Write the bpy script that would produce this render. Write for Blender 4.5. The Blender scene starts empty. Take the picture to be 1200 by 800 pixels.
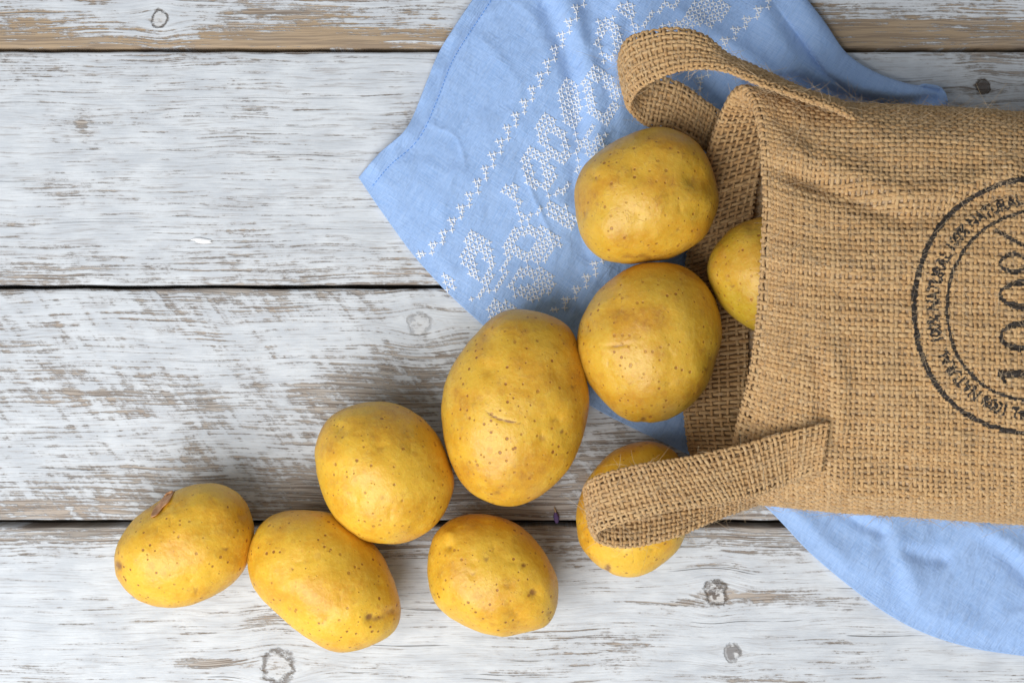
import bpy, math, random
import numpy as np
from mathutils import Vector

rng = np.random.default_rng(7)
random.seed(7)
SC = bpy.context.scene
COL = SC.collection

# ------------------------------------------------------------------ camera
S = 0.0004            # metres per photo pixel on the table top
D = 0.85              # camera height above the table top
cam = bpy.data.objects.new('camera', bpy.data.cameras.new('camera'))
COL.objects.link(cam)
cam.location = (0, 0, D)
cam.data.sensor_width = 36.0
cam.data.lens = 36.0 * D / (1200 * S)
cam.data.clip_start = 0.01
cam.data.clip_end = 50
SC.camera = cam

# ------------------------------------------------------------------ world + lamps
w = bpy.data.worlds.new('World'); SC.world = w; w.use_nodes = True
bg = w.node_tree.nodes['Background']
bg.inputs[0].default_value = (0.86, 0.93, 1.0, 1)
bg.inputs[1].default_value = 0.27

def area(name, loc, target, size, power, col):
    l = bpy.data.lights.new(name, 'AREA'); l.shape = 'RECTANGLE'
    l.size, l.size_y = size; l.energy = power; l.color = col
    o = bpy.data.objects.new(name, l); COL.objects.link(o)
    o.location = loc
    o.rotation_euler = (Vector(target) - Vector(loc)).to_track_quat('-Z', 'Y').to_euler()
    return o
area('window_light', (-0.58, -0.70, 1.16), (0, 0, 0), (1.3, 1.1), 29.5, (1.0, 0.985, 0.965))

SC.view_settings.view_transform = 'Standard'
SC.view_settings.look = 'None'
SC.view_settings.exposure = 0.07
SC.view_settings.gamma = 1.0
SC.view_settings.use_curve_mapping = False
SC.render.engine = 'CYCLES'
SC.cycles.max_bounces = 6

# ------------------------------------------------------------------ helpers
def P(px, py, z):
    """photo pixel + height (m) -> world; broadcasting"""
    px = np.asarray(px, float); py = np.asarray(py, float); z = np.asarray(z, float)
    k = S * (D - z) / D
    return np.stack([(px - 600) * k, (400 - py) * k, z + 0 * px], -1)

def to_px(p):
    k = S * (D - p[..., 2]) / D
    return 600 + p[..., 0] / k, 400 - p[..., 1] / k

def mesh(name, V, F, mat=None, parent=None, smooth=True, attrs=None, uv=None):
    V = np.asarray(V, np.float32).reshape(-1, 3)
    F = np.asarray(F, np.int32)
    me = bpy.data.meshes.new(name)
    n = F.shape[1]
    me.vertices.add(len(V)); me.vertices.foreach_set('co', V.ravel())
    me.loops.add(F.size); me.loops.foreach_set('vertex_index', F.ravel())
    me.polygons.add(len(F))
    me.polygons.foreach_set('loop_start', np.arange(0, F.size, n, dtype=np.int32))
    me.polygons.foreach_set('loop_total', np.full(len(F), n, np.int32))
    me.polygons.foreach_set('use_smooth', np.full(len(F), smooth, bool))
    if uv is not None:
        l = me.uv_layers.new(name='UVMap')
        l.data.foreach_set('uv', np.asarray(uv, np.float32)[F.ravel()].ravel())
    for k, a in (attrs or {}).items():
        at = me.attributes.new(k, 'FLOAT', 'POINT')
        at.data.foreach_set('value', np.asarray(a, np.float32).ravel())
    me.update(calc_edges=True); me.validate()
    if mat: me.materials.append(mat)
    o = bpy.data.objects.new(name, me); COL.objects.link(o)
    if parent: o.parent = parent
    return o

def empty(name, loc=(0, 0, 0)):
    o = bpy.data.objects.new(name, None); COL.objects.link(o); o.location = loc
    o.empty_display_size = 0.02
    return o

def tag(o, label=None, cat=None, group=None, kind=None):
    if label: o['label'] = label
    if cat: o['category'] = cat
    if group: o['group'] = group
    if kind: o['kind'] = kind
    return o

def gridfaces(nu, nv, wrap_u=False):
    iu = np.arange(nu if wrap_u else nu - 1); iv = np.arange(nv - 1)
    a, b = np.meshgrid(iu, iv, indexing='ij')
    a2 = (a + 1) % nu
    return np.stack([a * nv + b, a2 * nv + b, a2 * nv + b + 1, a * nv + b + 1], -1).reshape(-1, 4)

def _hash(ix, iy, iz, seed):
    h = (ix * 374761393 + iy * 668265263 + iz * 2147483647 + seed * 974634777) & 0xffffffff
    h = ((h ^ (h >> 13)) * 1274126177) & 0xffffffff
    h = ((h ^ (h >> 16)) * 2246822519) & 0xffffffff
    return ((h ^ (h >> 15)) & 0xffff) / 65535.0 * 2 - 1

def noise(x, y, z=0.0, seed=0, octaves=1):
    """smooth value noise in -1..1"""
    x, y, z = np.broadcast_arrays(np.asarray(x, float), np.asarray(y, float), np.asarray(z, float))
    out = 0; amp = 1; tot = 0
    for o in range(octaves):
        fx, fy, fz = x * 2**o, y * 2**o, z * 2**o
        ix, iy, iz = (np.floor(v).astype(np.int64) for v in (fx, fy, fz))
        tx, ty, tz = fx - ix, fy - iy, fz - iz
        tx, ty, tz = (t * t * t * (t * (t * 6 - 15) + 10) for t in (tx, ty, tz))
        r = 0
        for dx in (0, 1):
            for dy in (0, 1):
                for dz in (0, 1):
                    r = r + _hash(ix + dx, iy + dy, iz + dz, seed + o * 17) * \
                        (tx if dx else 1 - tx) * (ty if dy else 1 - ty) * (tz if dz else 1 - tz)
        out = out + r * amp; tot += amp; amp *= 0.5
    return out / tot

def catmull(pts, n, closed=False, centripetal=False):
    """pts (k,d) -> n samples, uniform in control-point index"""
    p = np.asarray(pts, float); k = len(p)
    if closed:
        t = np.arange(n) / n * k
        i = np.floor(t).astype(int); f = (t - i)[:, None]
        g = lambda j: p[(i + j) % k]
    else:
        t = np.linspace(0, k - 1, n)
        i = np.minimum(np.floor(t).astype(int), k - 2); f = (t - i)[:, None]
        ext = np.vstack([2 * p[0] - p[1], p, 2 * p[-1] - p[-2]])
        g = lambda j: ext[i + j + 1]
    a, b, c, d = g(-1), g(0), g(1), g(2)
    return 0.5 * (2 * b + (c - a) * f + (2 * a - 5 * b + 4 * c - d) * f**2 + (3 * b - a - 3 * c + d) * f**3)

def resample(c, n, closed=False):
    c = np.asarray(c, float)
    q = np.vstack([c, c[:1]]) if closed else c
    s = np.r_[0, np.cumsum(np.linalg.norm(np.diff(q, axis=0), axis=1))]
    t = np.linspace(0, s[-1], n + 1)[:-1] if closed else np.linspace(0, s[-1], n)
    return np.stack([np.interp(t, s, q[:, i]) for i in range(q.shape[1])], 1)

def segdist(x, y, pts):
    """distance from points to polyline"""
    d = np.full(np.shape(x), 1e9)
    for (x0, y0), (x1, y1) in zip(pts[:-1], pts[1:]):
        ux, uy = x1 - x0, y1 - y0; L2 = ux * ux + uy * uy
        t = np.clip(((x - x0) * ux + (y - y0) * uy) / L2, 0, 1)
        d = np.minimum(d, np.hypot(x - x0 - t * ux, y - y0 - t * uy))
    return d

# ------------------------------------------------------------------ node helper
class NT:
    def __init__(self, name):
        self.m = bpy.data.materials.new(name); self.m.use_nodes = True
        self.t = self.m.node_tree; self.n = self.t.nodes; self.l = self.t.links
        self.b = self.n['Principled BSDF']
    def _in(self, sock, v):
        if isinstance(v, bpy.types.NodeSocket): self.l.new(v, sock)
        elif v is not None: sock.default_value = v
    def new(self, typ, **kw):
        nd = self.n.new(typ)
        for k, v in kw.items(): setattr(nd, k, v)
        return nd
    def math(self, op, a, b=None, c=None, clamp=False):
        nd = self.new('ShaderNodeMath', operation=op, use_clamp=clamp)
        self._in(nd.inputs[0], a); self._in(nd.inputs[1], b); self._in(nd.inputs[2], c)
        return nd.outputs[0]
    def add(self, a, b): return self.math('ADD', a, b)
    def mul(self, a, b): return self.math('MULTIPLY', a, b)
    def sub(self, a, b): return self.math('SUBTRACT', a, b)
    def vec(self, x, y, z=0.0):
        nd = self.new('ShaderNodeCombineXYZ')
        for i, v in enumerate((x, y, z)): self._in(nd.inputs[i], v)
        return nd.outputs[0]
    def vmul(self, a, b):
        nd = self.new('ShaderNodeVectorMath', operation='MULTIPLY')
        self._in(nd.inputs[0], a); self._in(nd.inputs[1], b); return nd.outputs[0]
    def coord(self, out='Object'): return self.new('ShaderNodeTexCoord').outputs[out]
    def sep(self, v):
        nd = self.new('ShaderNodeSeparateXYZ'); self._in(nd.inputs[0], v); return nd.outputs
    def noise(self, vec, scale=1.0, detail=3.0, rough=0.5, dist=0.0, col=False):
        nd = self.new('ShaderNodeTexNoise'); self._in(nd.inputs['Vector'], vec)
        nd.inputs['Scale'].default_value = scale; nd.inputs['Detail'].default_value = detail
        nd.inputs['Roughness'].default_value = rough; nd.inputs['Distortion'].default_value = dist
        return nd.outputs[1 if col else 0]
    def voro(self, vec, scale, feature='F1', rnd=1.0, out='Distance'):
        nd = self.new('ShaderNodeTexVoronoi', feature=feature); self._in(nd.inputs['Vector'], vec)
        nd.inputs['Scale'].default_value = scale; nd.inputs['Randomness'].default_value = rnd
        return nd.outputs[out], nd
    def ramp(self, f, a, b, lo=0.0, hi=1.0, smooth=True):
        nd = self.new('ShaderNodeMapRange', interpolation_type='SMOOTHSTEP' if smooth else 'LINEAR')
        self._in(nd.inputs[0], f); self._in(nd.inputs[1], a); self._in(nd.inputs[2], b)
        nd.inputs[3].default_value = lo; nd.inputs[4].default_value = hi
        return nd.outputs[0]
    def mix(self, f, a, b, blend='MIX'):
        nd = self.new('ShaderNodeMix', data_type='RGBA', blend_type=blend)
        self._in(nd.inputs[0], f); self._in(nd.inputs[6], a if not isinstance(a, tuple) else a + (1,) * (4 - len(a)))
        self._in(nd.inputs[7], b if not isinstance(b, tuple) else b + (1,) * (4 - len(b)))
        return nd.outputs[2]
    def attr(self, name):
        nd = self.new('ShaderNodeAttribute', attribute_name=name); return nd.outputs['Fac']
    def bump(self, h, dist, strength=1.0, prev=None):
        nd = self.new('ShaderNodeBump'); nd.inputs['Distance'].default_value = dist
        nd.inputs['Strength'].default_value = strength; self._in(nd.inputs['Height'], h)
        if prev is not None: self._in(nd.inputs['Normal'], prev)
        return nd.outputs[0]
    def set(self, **kw):
        for k, v in kw.items():
            self._in(self.b.inputs[k.replace('_', ' ')], v)
        return self.m

# ------------------------------------------------------------------ table top: painted planks
def wood_material(name, y_mid, seed, wear, knots, cover, raw, scrapes, cracks, edge, grainvis, knotlook=()):
    """worn white paint on grey-brown pine. Pixel-sized units: 1 = 0.4 mm.
       wear: (cx, cy, rx, ry, amount) where the paint has worn off, a few also holding shade; knots: (cx, cy, r)"""
    T = NT(name)
    c = T.coord('Object'); xs, ys, _ = T.sep(c)
    x = T.mul(xs, 1 / S); y = T.mul(ys, -1 / S)          # px, relative to plank centre, y down
    X = T.add(x, 600.0); Y = T.add(y, float(y_mid))      # table coordinates in px
    # grain flows round the knots
    yw = Y
    kd = []
    for (kx, ky, r) in knots:
        dx = T.sub(X, kx); dy = T.sub(Y, ky)
        g = T.math('EXPONENT', T.mul(T.math('POWER', T.mul(dx, 1 / (r * 2.6)), 2), -1.0))
        g2 = T.math('EXPONENT', T.mul(T.math('ABSOLUTE', T.mul(dy, 1 / (r * 2.8))), -1.0))
        sg = T.math('DIVIDE', dy, T.add(T.math('ABSOLUTE', dy), r * 0.5))
        yw = T.sub(yw, T.mul(T.mul(g, g2), T.mul(sg, r * 1.15)))
        kd.append(T.math('SQRT', T.add(T.math('POWER', dx, 2), T.math('POWER', T.mul(dy, 0.92), 2))))
    wob = T.noise(T.vec(T.mul(X, 0.006), T.mul(Y, 0.012), seed), 1, 2, 0.5)
    yw = T.add(yw, T.mul(T.sub(wob, 0.5), 16.0))
    # grain: fine ridges along X, dashes across them
    g1 = T.noise(T.vec(T.mul(X, 0.0055), T.mul(yw, 0.24), seed + 3.1), 1, 3, 0.62)
    g2 = T.noise(T.vec(T.mul(X, 0.022), T.mul(yw, 0.42), seed + 7.7), 1, 3, 0.6)
    dash = T.noise(T.vec(T.mul(X, 0.085), T.mul(Y, 0.20), seed + 11.3), 1, 4, 0.65)
    blot = T.noise(T.vec(T.mul(X, 0.010), T.mul(Y, 0.016), seed + 17.9), 1, 5, 0.6)
    speck = T.noise(T.vec(T.mul(X, 0.25), T.mul(Y, 0.42), seed + 23.0), 1, 3, 0.65)
    # diagonal plane / scraper marks
    ca, sa = math.cos(math.radians(52)), math.sin(math.radians(52))
    u = T.add(T.mul(X, ca), T.mul(Y, sa)); v = T.sub(T.mul(Y, ca), T.mul(X, sa))
    scr = T.noise(T.vec(T.mul(u, 0.016), T.mul(v, 0.11), seed + 31.0), 1, 3, 0.55)
    # wear map
    wr = None
    warpx = T.noise(T.vec(T.mul(X, 0.02), T.mul(Y, 0.03), seed + 41.0), 1, 4, 0.6)
    wx = T.add(X, T.mul(T.sub(warpx, 0.5), 70.0)); wy = T.add(Y, T.mul(T.sub(warpx, 0.5), 26.0))
    for (cx, cy, rx, ry, am) in wear:
        d2 = T.add(T.math('POWER', T.mul(T.sub(wx, cx), 1 / rx), 2), T.math('POWER', T.mul(T.sub(wy, cy), 1 / ry), 2))
        e = T.mul(T.math('EXPONENT', T.mul(d2, -1.0)), am)
        wr = e if wr is None else T.add(wr, e)
    # edges of the plank lose paint first
    half = 137.0
    etop = T.ramp(T.add(y, half), 0.0, edge[1], edge[0], 0.0)
    ebot = T.ramp(T.sub(half, y), 0.0, edge[3], edge[2], 0.0)
    wr = T.add(T.add(etop, ebot), wr if wr is not None else 0.0)
    for k, (kx, ky, r) in zip(kd, knots):
        wr = T.add(wr, T.ramp(k, r * 0.8, r * 1.6, 0.10, 0.0))
    # paint height field, thresholded
    h = T.add(T.mul(T.sub(g1, 0.5), 1.25), T.mul(T.sub(g2, 0.5), 0.80))
    h = T.add(h, T.mul(T.sub(dash, 0.5), 0.85))
    h = T.add(h, T.mul(T.sub(blot, 0.5), 0.75))
    h = T.add(h, T.mul(T.sub(speck, 0.5), 0.35))
    h = T.add(h, T.mul(T.sub(scr, 0.5), scrapes))
    g3 = T.noise(T.vec(T.mul(X, 0.010), T.mul(yw, 0.62), seed + 83.0), 1, 2, 0.6)
    h = T.add(h, T.mul(T.sub(g3, 0.5), 0.85))
    h = T.sub(T.add(h, cover + 0.02), wr)
    paint = T.ramp(h, -0.13, 0.16)
    thin = T.ramp(h, 0.0, 0.42)                               # thickness of what is left
    # colours
    fib = T.noise(T.vec(T.mul(X, 0.012), T.mul(yw, 0.6), seed + 51.0), 1, 3, 0.6)
    warm = T.noise(T.vec(T.mul(X, 0.006), T.mul(Y, 0.03), seed + 57.0), 1, 3, 0.5)
    wood = T.mix(T.ramp(fib, 0.38, 0.62), (0.27, 0.24, 0.215), (0.47, 0.435, 0.40))
    wood = T.mix(T.ramp(warm, 0.5 - raw * 0.35, 0.8 - raw * 0.35), wood, (0.40 + 0.03 * (raw < 0.5), 0.30 + 0.06 * (raw < 0.5), 0.20 + 0.10 * (raw < 0.5)))
    wood = T.mix(T.mul(T.ramp(fib, 0.55, 0.38), 0.55), wood, (0.17, 0.13, 0.105))
    tone = T.noise(T.vec(T.mul(X, 0.02), T.mul(Y, 0.05), seed + 61.0), 1, 5, 0.6)
    pc = T.mix(T.ramp(tone, 0.3, 0.7), (0.52, 0.555, 0.60), (0.645, 0.68, 0.72))
    pc = T.mix(T.mul(T.sub(1.0, thin), 0.48), pc, (0.44, 0.43, 0.43))      # thin wash shows grey wood
    pc = T.mix(T.mul(T.ramp(g2, 0.46, 0.36), grainvis), pc, (0.34, 0.32, 0.31))
    col = T.mix(paint, wood, pc)
    # long dark drying cracks
    ck = T.noise(T.vec(T.mul(X, 0.0045), T.mul(yw, 0.30), seed + 71.0), 1, 1, 0.5)
    ckb = T.noise(T.vec(T.mul(X, 0.02), T.mul(Y, 0.03), seed + 77.0), 1, 2, 0.6)
    line = T.mul(T.ramp(T.add(ck, T.mul(T.sub(ckb, 0.5), 0.22)), 0.725, 0.77), cracks)
    col = T.mix(T.mul(line, 0.62), col, (0.12, 0.105, 0.095))
    hgt = T.add(T.mul(paint, 0.75), T.mul(g2, 0.6)); hgt = T.add(hgt, T.mul(g1, 0.4))
    hgt = T.sub(hgt, T.mul(line, 1.2))
    for k, (kx, ky, r), (ringa, spot, ina) in zip(kd, knots, knotlook):
        kn = T.noise(T.vec(T.mul(X, 0.055), T.mul(Y, 0.07), seed + kx), 1, 5, 0.62)
        kn2 = T.noise(T.vec(T.mul(X, 0.10), T.mul(Y, 0.13), seed + kx + 9), 1, 3, 0.6)
        kw = T.add(k, T.mul(T.sub(kn, 0.5), r * 1.5))
        ringd = T.math('ABSOLUTE', T.sub(kw, r))
        ring = T.mul(T.ramp(ringd, r * 0.0, r * 0.26, 1.0, 0.0), T.ramp(kn2, 0.32, 0.48))
        inside = T.ramp(kw, r * 0.75, r * 0.95, 1.0, 0.0)
        kc = T.mix(T.ramp(kn2, 0.52 - spot * 0.12, 0.62 - spot * 0.10), (0.62, 0.62, 0.62), (0.13, 0.11, 0.10))
        col = T.mix(T.mul(inside, ina), col, kc)
        col = T.mix(T.mul(ring, ringa), col, (0.10, 0.075, 0.055))
        hgt = T.sub(hgt, T.mul(ring, 1.6 * ringa))
    nrm = T.bump(hgt, 0.00045, 0.9)
    rough = T.ramp(paint, 0, 1, 0.82, 0.62)
    return T.set(Base_Color=col, Roughness=rough, Normal=nrm, Specular_IOR_Level=0.25)

def build_table():
    top = tag(empty('tabletop'), 'weathered tabletop of white painted boards with flaking paint', None, kind='structure')
    rows = [(-771, -496), (-493.5, -218), (-215.5, 57), (60.0, 334.5), (337.5, 610.0), (616.0, 889.5), (893, 1168), (1171, 1446)]
    # seed, wear, knots, cover, raw, scrapes, cracks, edge(top amt, px, bottom amt, px), grainvis
    spec = [
        dict(seed=72.0, wear=[], knots=[], cover=0.30, raw=0.4, scrapes=0.3, cracks=0.6, edge=(0.2, 40, 0.3, 40), grainvis=0.3),
        dict(seed=5.0, wear=[], knots=[], cover=0.22, raw=0.6, scrapes=0.2, cracks=0.6, edge=(0.2, 40, 0.4, 40), grainvis=0.3),
        dict(seed=12.4, wear=[(330, 26, 90, 22, 0.22), (700, 20, 900, 14, 0.08), (1090, 34, 120, 18, 0.20), (187, 24, 55, 26, -0.30), (960, 12, 120, 20, -0.15)],
             knots=[(187, 22, 9)], knotlook=[(0.85, -1, 0.5)], cover=0.17, raw=0.7, scrapes=0.15, cracks=0.4, edge=(0.1, 40, 0.42, 42), grainvis=0.35),
        dict(seed=23.7, wear=[(98, 152, 10, 18, 0.40), (1150, 100, 90, 60, 0.16), (60, 75, 40, 8, 0.15), (200, 300, 700, 40, 0.08), (220, 110, 300, 40, -0.04)],
             knots=[(1152, 101, 8)], knotlook=[(0.9, 1.5, 0.95)], cover=0.33, raw=0.12, scrapes=0.30, cracks=0.35, edge=(0.10, 22, 0.16, 55), grainvis=0.5),
        dict(seed=37.2, wear=[(200, 368, 260, 26, 0.10), (150, 460, 230, 24, 0.16), (455, 445, 110, 46, 0.30), (60, 455, 60, 30, 0.08), (700, 565, 420, 52, 0.34),  # patches beside the potatoes: partly bare wood, partly their shade put into the wear
                              (200, 585, 360, 34, 0.20), (560, 380, 160, 30, -0.14), (330, 415, 110, 26, -0.14), (60, 395, 80, 26, -0.1)],
             knots=[(492, 378, 12)], knotlook=[(0.35, 0.1, 0.35)], cover=0.26, raw=0.20, scrapes=0.85, cracks=0.4, edge=(0.30, 14, 0.16, 40), grainvis=0.38),
        dict(seed=49.9, wear=[(890, 698, 75, 9, 0.60), (720, 755, 70, 20, 0.24), (315, 722, 36, 22, 0.36), (262, 778, 60, 8, 0.60), (430, 785, 90, 12, 0.12), (795, 708, 60, 6, 0.42), (960, 705, 60, 7, 0.2), (900, 795, 80, 6, 0.3),
                              (150, 690, 300, 40, -0.08), (760, 690, 90, 30, -0.05), (900, 660, 200, 40, -0.05)],
             knots=[(840, 693, 13), (858, 764, 9), (326, 782, 17)], knotlook=[(0.8, 0.8, 0.8), (0.5, 1.1, 0.7), (0.75, -1, 0.2)],
             cover=0.38, raw=0.28, scrapes=0.16, cracks=1.0, edge=(0.46, 62, 0.1, 30), grainvis=0.3),
        dict(seed=61.5, wear=[], knots=[], cover=0.34, raw=0.4, scrapes=0.2, cracks=0.8, edge=(0.3, 40, 0.3, 40), grainvis=0.3),
        dict(seed=83.0, wear=[], knots=[], cover=0.28, raw=0.3, scrapes=0.3, cracks=0.6, edge=(0.2, 40, 0.3, 40), grainvis=0.3),
    ]
    planks = []
    for i, ((y0, y1), sp) in enumerate(zip(rows, spec)):
        ym = (y0 + y1) / 2
        mat = wood_material('painted_board_%d' % i, ym, **sp)
        # cross-section with rounded arrises, wavering a little along the length
        hw = (y1 - y0) / 2 * S; th = 0.022; r = 0.0014
        prof = [(-hw, -th)]
        for a in np.linspace(0, 90, 5): prof.append((-hw + r - r * math.cos(math.radians(a)), -r + r * math.sin(math.radians(a))))
        prof += [(yy, 0.0) for yy in np.linspace(-hw + r, hw - r, 25)[1:-1]]
        for a in np.linspace(90, 0, 5): prof.append((hw - r + r * math.cos(math.radians(a)), -r + r * math.sin(math.radians(a))))
        prof += [(hw, -th)]
        prof = np.array(prof); nx = 500
        xs = np.linspace(-0.85, 0.85, nx)
        Xg, Yp = np.meshgrid(xs, prof[:, 0], indexing='ij'); Zp = np.tile(prof[:, 1], (nx, 1))
        ef = np.clip(np.abs(Yp) / hw - 0.9, 0, 0.1) * 10
        Yg = Yp + np.sign(Yp) * ef * (noise(Xg * 60, np.sign(Yp) * 9, i, seed=3, octaves=3) * 0.00045 - 0.0003)
        Zg = Zp + np.where(Zp > -0.01, noise(Xg * 8, Yp * 60, i * 3.3, seed=5, octaves=2) * 0.00015 - ef * np.abs(noise(Xg * 90, np.sign(Yp) * 4, i, seed=8, octaves=2)) * 0.0007, 0)
        V = np.stack([Xg, -Yg, Zg], -1)
        npf = len(prof)
        F = gridfaces(nx, npf)
        F = np.vstack([F, [[j * npf + npf - 1, j * npf, (j + 1) * npf, (j + 1) * npf + npf - 1] for j in range(nx - 1)]])
        o = mesh('plank', V, F, mat, top)
        o.location = (0, (400 - ym) * S, 0)
        planks.append(o)
    # added dark backing under the boards, keeps ambient light out of the joints
    T = NT('dark_joint_backing'); m = T.set(Base_Color=T.mix(T.noise(T.coord(), 40, 3), (0.03, 0.025, 0.02), (0.07, 0.055, 0.04)), Roughness=0.9)
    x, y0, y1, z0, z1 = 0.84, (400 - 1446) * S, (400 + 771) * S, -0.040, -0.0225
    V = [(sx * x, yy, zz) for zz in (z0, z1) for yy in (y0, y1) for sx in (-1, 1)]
    mesh('joint_backing', V, [(0, 2, 3, 1), (4, 5, 7, 6), (0, 1, 5, 4), (2, 6, 7, 3), (0, 4, 6, 2), (1, 3, 7, 5)], m, top, smooth=False)
    # thick drip of paint left on the second board
    T = NT('paint_drip'); m = T.set(Base_Color=(0.86, 0.87, 0.89, 1), Roughness=0.5)
    a = np.linspace(0, 2 * np.pi, 28, endpoint=False)
    rr = 1 + 0.25 * noise(np.cos(a) * 2 + 5, np.sin(a) * 2, 1, octaves=2)
    rings = [(1.0, 0.0), (0.92, 0.35), (0.6, 0.5), (0.02, 0.55)]
    V = [[(237 - 600 + math.cos(t) * 12 * q * k) * S, (400 - 282 + (math.sin(t) * 3.3 * q * k - math.cos(t) * 1.0)) * S, 0.0002 + zz * 0.001] for k, zz in rings for t, q in zip(a, rr)]
    n = 28
    F = [(r_ * n + j, r_ * n + (j + 1) % n, (r_ + 1) * n + (j + 1) % n, (r_ + 1) * n + j) for r_ in range(3) for j in range(n)]
    d = mesh('paint_drip', V, F, m, None)
    d.parent = planks[3]; d.location = (0, -planks[3].location.y, 0)
build_table()

# ------------------------------------------------------------------ blue linen cloth
EDGE_AD = [(420, 208), (450, 252), (492, 308), (548, 365), (620, 425), (700, 480), (808, 533), (860, 562), (905, 601), (950, 648), (1000, 690), (1045, 722), (1090, 744), (1145, 760), (1205, 769), (1290, 782)]
EDGE_AB = [(420, 208), (444, 180), (475, 152), (494, 112), (512, 66), (532, 32), (556, -4), (584, -50)]
EDGE_BC = [(584, -50), (700, -60), (820, -55), (915, -40), (948, 2), (968, 28), (992, 62), (1025, 84), (1064, 98), (1098, 103), (1110, 114), (1112, 140), (1150, 200), (1240, 300)]
EDGE_DC = [(1290, 782), (1320, 680), (1310, 540), (1280, 400), (1240, 300)]
FOLD = [(918, -40), (948, 2), (968, 28), (992, 62), (1025, 84), (1064, 98), (1100, 106)]

def cloth_height(x, y):
    """height above the board in mm at photo pixel x,y"""
    z = np.full(np.shape(x), 1.3)
    # long soft swells and sharp little creases of washed linen
    flat = np.zeros(np.shape(x))
    for cx, cy, r in ((757, 232, 62), (762, 402, 66), (605, 470, 60)):
        flat = np.maximum(flat, np.exp(-((x - cx)**2 + (y - cy)**2) / r**2 * 1.2))
    bagm = 1 / (1 + np.exp(-(x - 815) / 12)) * 1 / (1 + np.exp(-(y - 150) / 10)) * 1 / (1 + np.exp((y - 575 - np.clip(x - 900, 0, 400) * 0.03) / 8))
    flat = np.clip(np.maximum(flat * 1.15, bagm), 0, 1)
    th = math.radians(57)
    a = (x * math.cos(th) - y * math.sin(th)); b = (x * math.sin(th) + y * math.cos(th))
    sw = noise(a / 190, b / 120, 1.0, seed=21, octaves=2) * 2.6 + 1.8
    rid = np.zeros(np.shape(x))
    for ang, sa, sb, amp, sd in ((70, 170, 60, 1.0, 31), (20, 140, 55, 0.7, 37), (110, 150, 60, 0.8, 43)):
        t = math.radians(ang)
        aa = x * math.cos(t) - y * math.sin(t); bb = x * math.sin(t) + y * math.cos(t)
        n = noise(aa / sa, bb / sb + 0.5 * noise(aa / 60, bb / 60, 3, seed=sd + 2), 2.0, seed=sd)
        rid = rid + amp * (np.exp(-(n / 0.24)**2) * np.clip(0.35 + 1.1 * noise(aa / 90, bb / 60, 5, seed=sd + 1), 0, 1))
    z = z + np.clip(sw, 0.0, 9) * (1 - flat) + rid * (1 - flat)
    # hand placed folds: polyline, width px, height mm
    for pts, wd, hh in (
        ([(640, 10), (668, 80), (680, 150), (676, 215), (690, 300)], 11, -2.6),
        ([(655, -20), (690, 60), (704, 150), (694, 240), (705, 315)], 13, 3.4),
        ([(725, 0), (720, 60), (728, 140)], 10, 2.0),
        ([(520, 225), (600, 130), (640, 60)], 40, 2.2),
        ([(880, 95), (930, 92), (985, 112), (1045, 122), (1095, 116)], 6, -4.0),
        ([(895, 15), (925, 60), (960, 88), (1010, 105), (1070, 110)], 16, 5.0),
        ([(800, 15), (870, 60), (905, 85)], 9, 2.0),
        ([(985, 596), (1008, 612), (1032, 622)], 8, -2.2),
        ([(1000, 590), (1030, 612), (1060, 640), (1075, 690)], 16, 2.2),
        ([(1036, 626), (1044, 660), (1052, 695)], 12, -1.3),
        ([(1065, 646), (1084, 652), (1104, 654)], 9, -2.0),
        ([(1160, 636), (1182, 656), (1205, 676)], 11, -2.4),
        ([(1150, 620), (1190, 640), (1230, 672)], 12, 2.0),
        ([(930, 600), (960, 625), (985, 660)], 14, 1.6),
        ([(560, 330), (620, 350), (690, 345)], 14, 1.0)):
        d = segdist(x, y, pts)
        z = z + hh * np.exp(-(d / wd)**2) * (1 - 0.85 * flat)
    pk = np.exp(-(segdist(x, y, [(700, 10), (706, 120), (690, 230), (700, 330), (660, 370)]) / 34)**2)
    z = z + pk * (1 - flat) * (1.1 * noise(x / 15, y / 19, 3, seed=101, octaves=2))
    z = z + (1 - flat) * 0.5 * noise(x / 34, y / 30, 4, seed=103, octaves=2)
    # rolled fold along the far right edge
    d = segdist(x, y, FOLD)
    z = z + 7.0 * np.sqrt(np.clip(1 - ((d - 17) / 17)**2, 0, 1)) * np.clip((x - 900) / 60, 0, 1) * np.clip((165 - y) / 30, 0, 1)
    # turned hem along the upper-left edge
    d = segdist(x, y, EDGE_AB)
    z = z + 0.5 / (1 + np.exp((d - 19) / 1.2)) - 0.45 * np.exp(-((d - 19) / 2.2)**2) + 2.0 * np.exp(-(d / 12)**2) * (0.6 + 0.9 * noise(y / 26, x / 80, seed=61))
    # free edges settle on the boards
    d = segdist(x, y, EDGE_AD)
    k = np.clip(d / 26, 0, 1); k = k * k * (3 - 2 * k)
    z = 1.0 + (np.maximum(z, 0.9) - 1.0) * (0.25 + 0.75 * k)
    z = np.minimum(z, 99)
    cap = 2.0 + 14 * (1 - bagm)
    return np.minimum(np.maximum(z, 0.9), cap)

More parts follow.
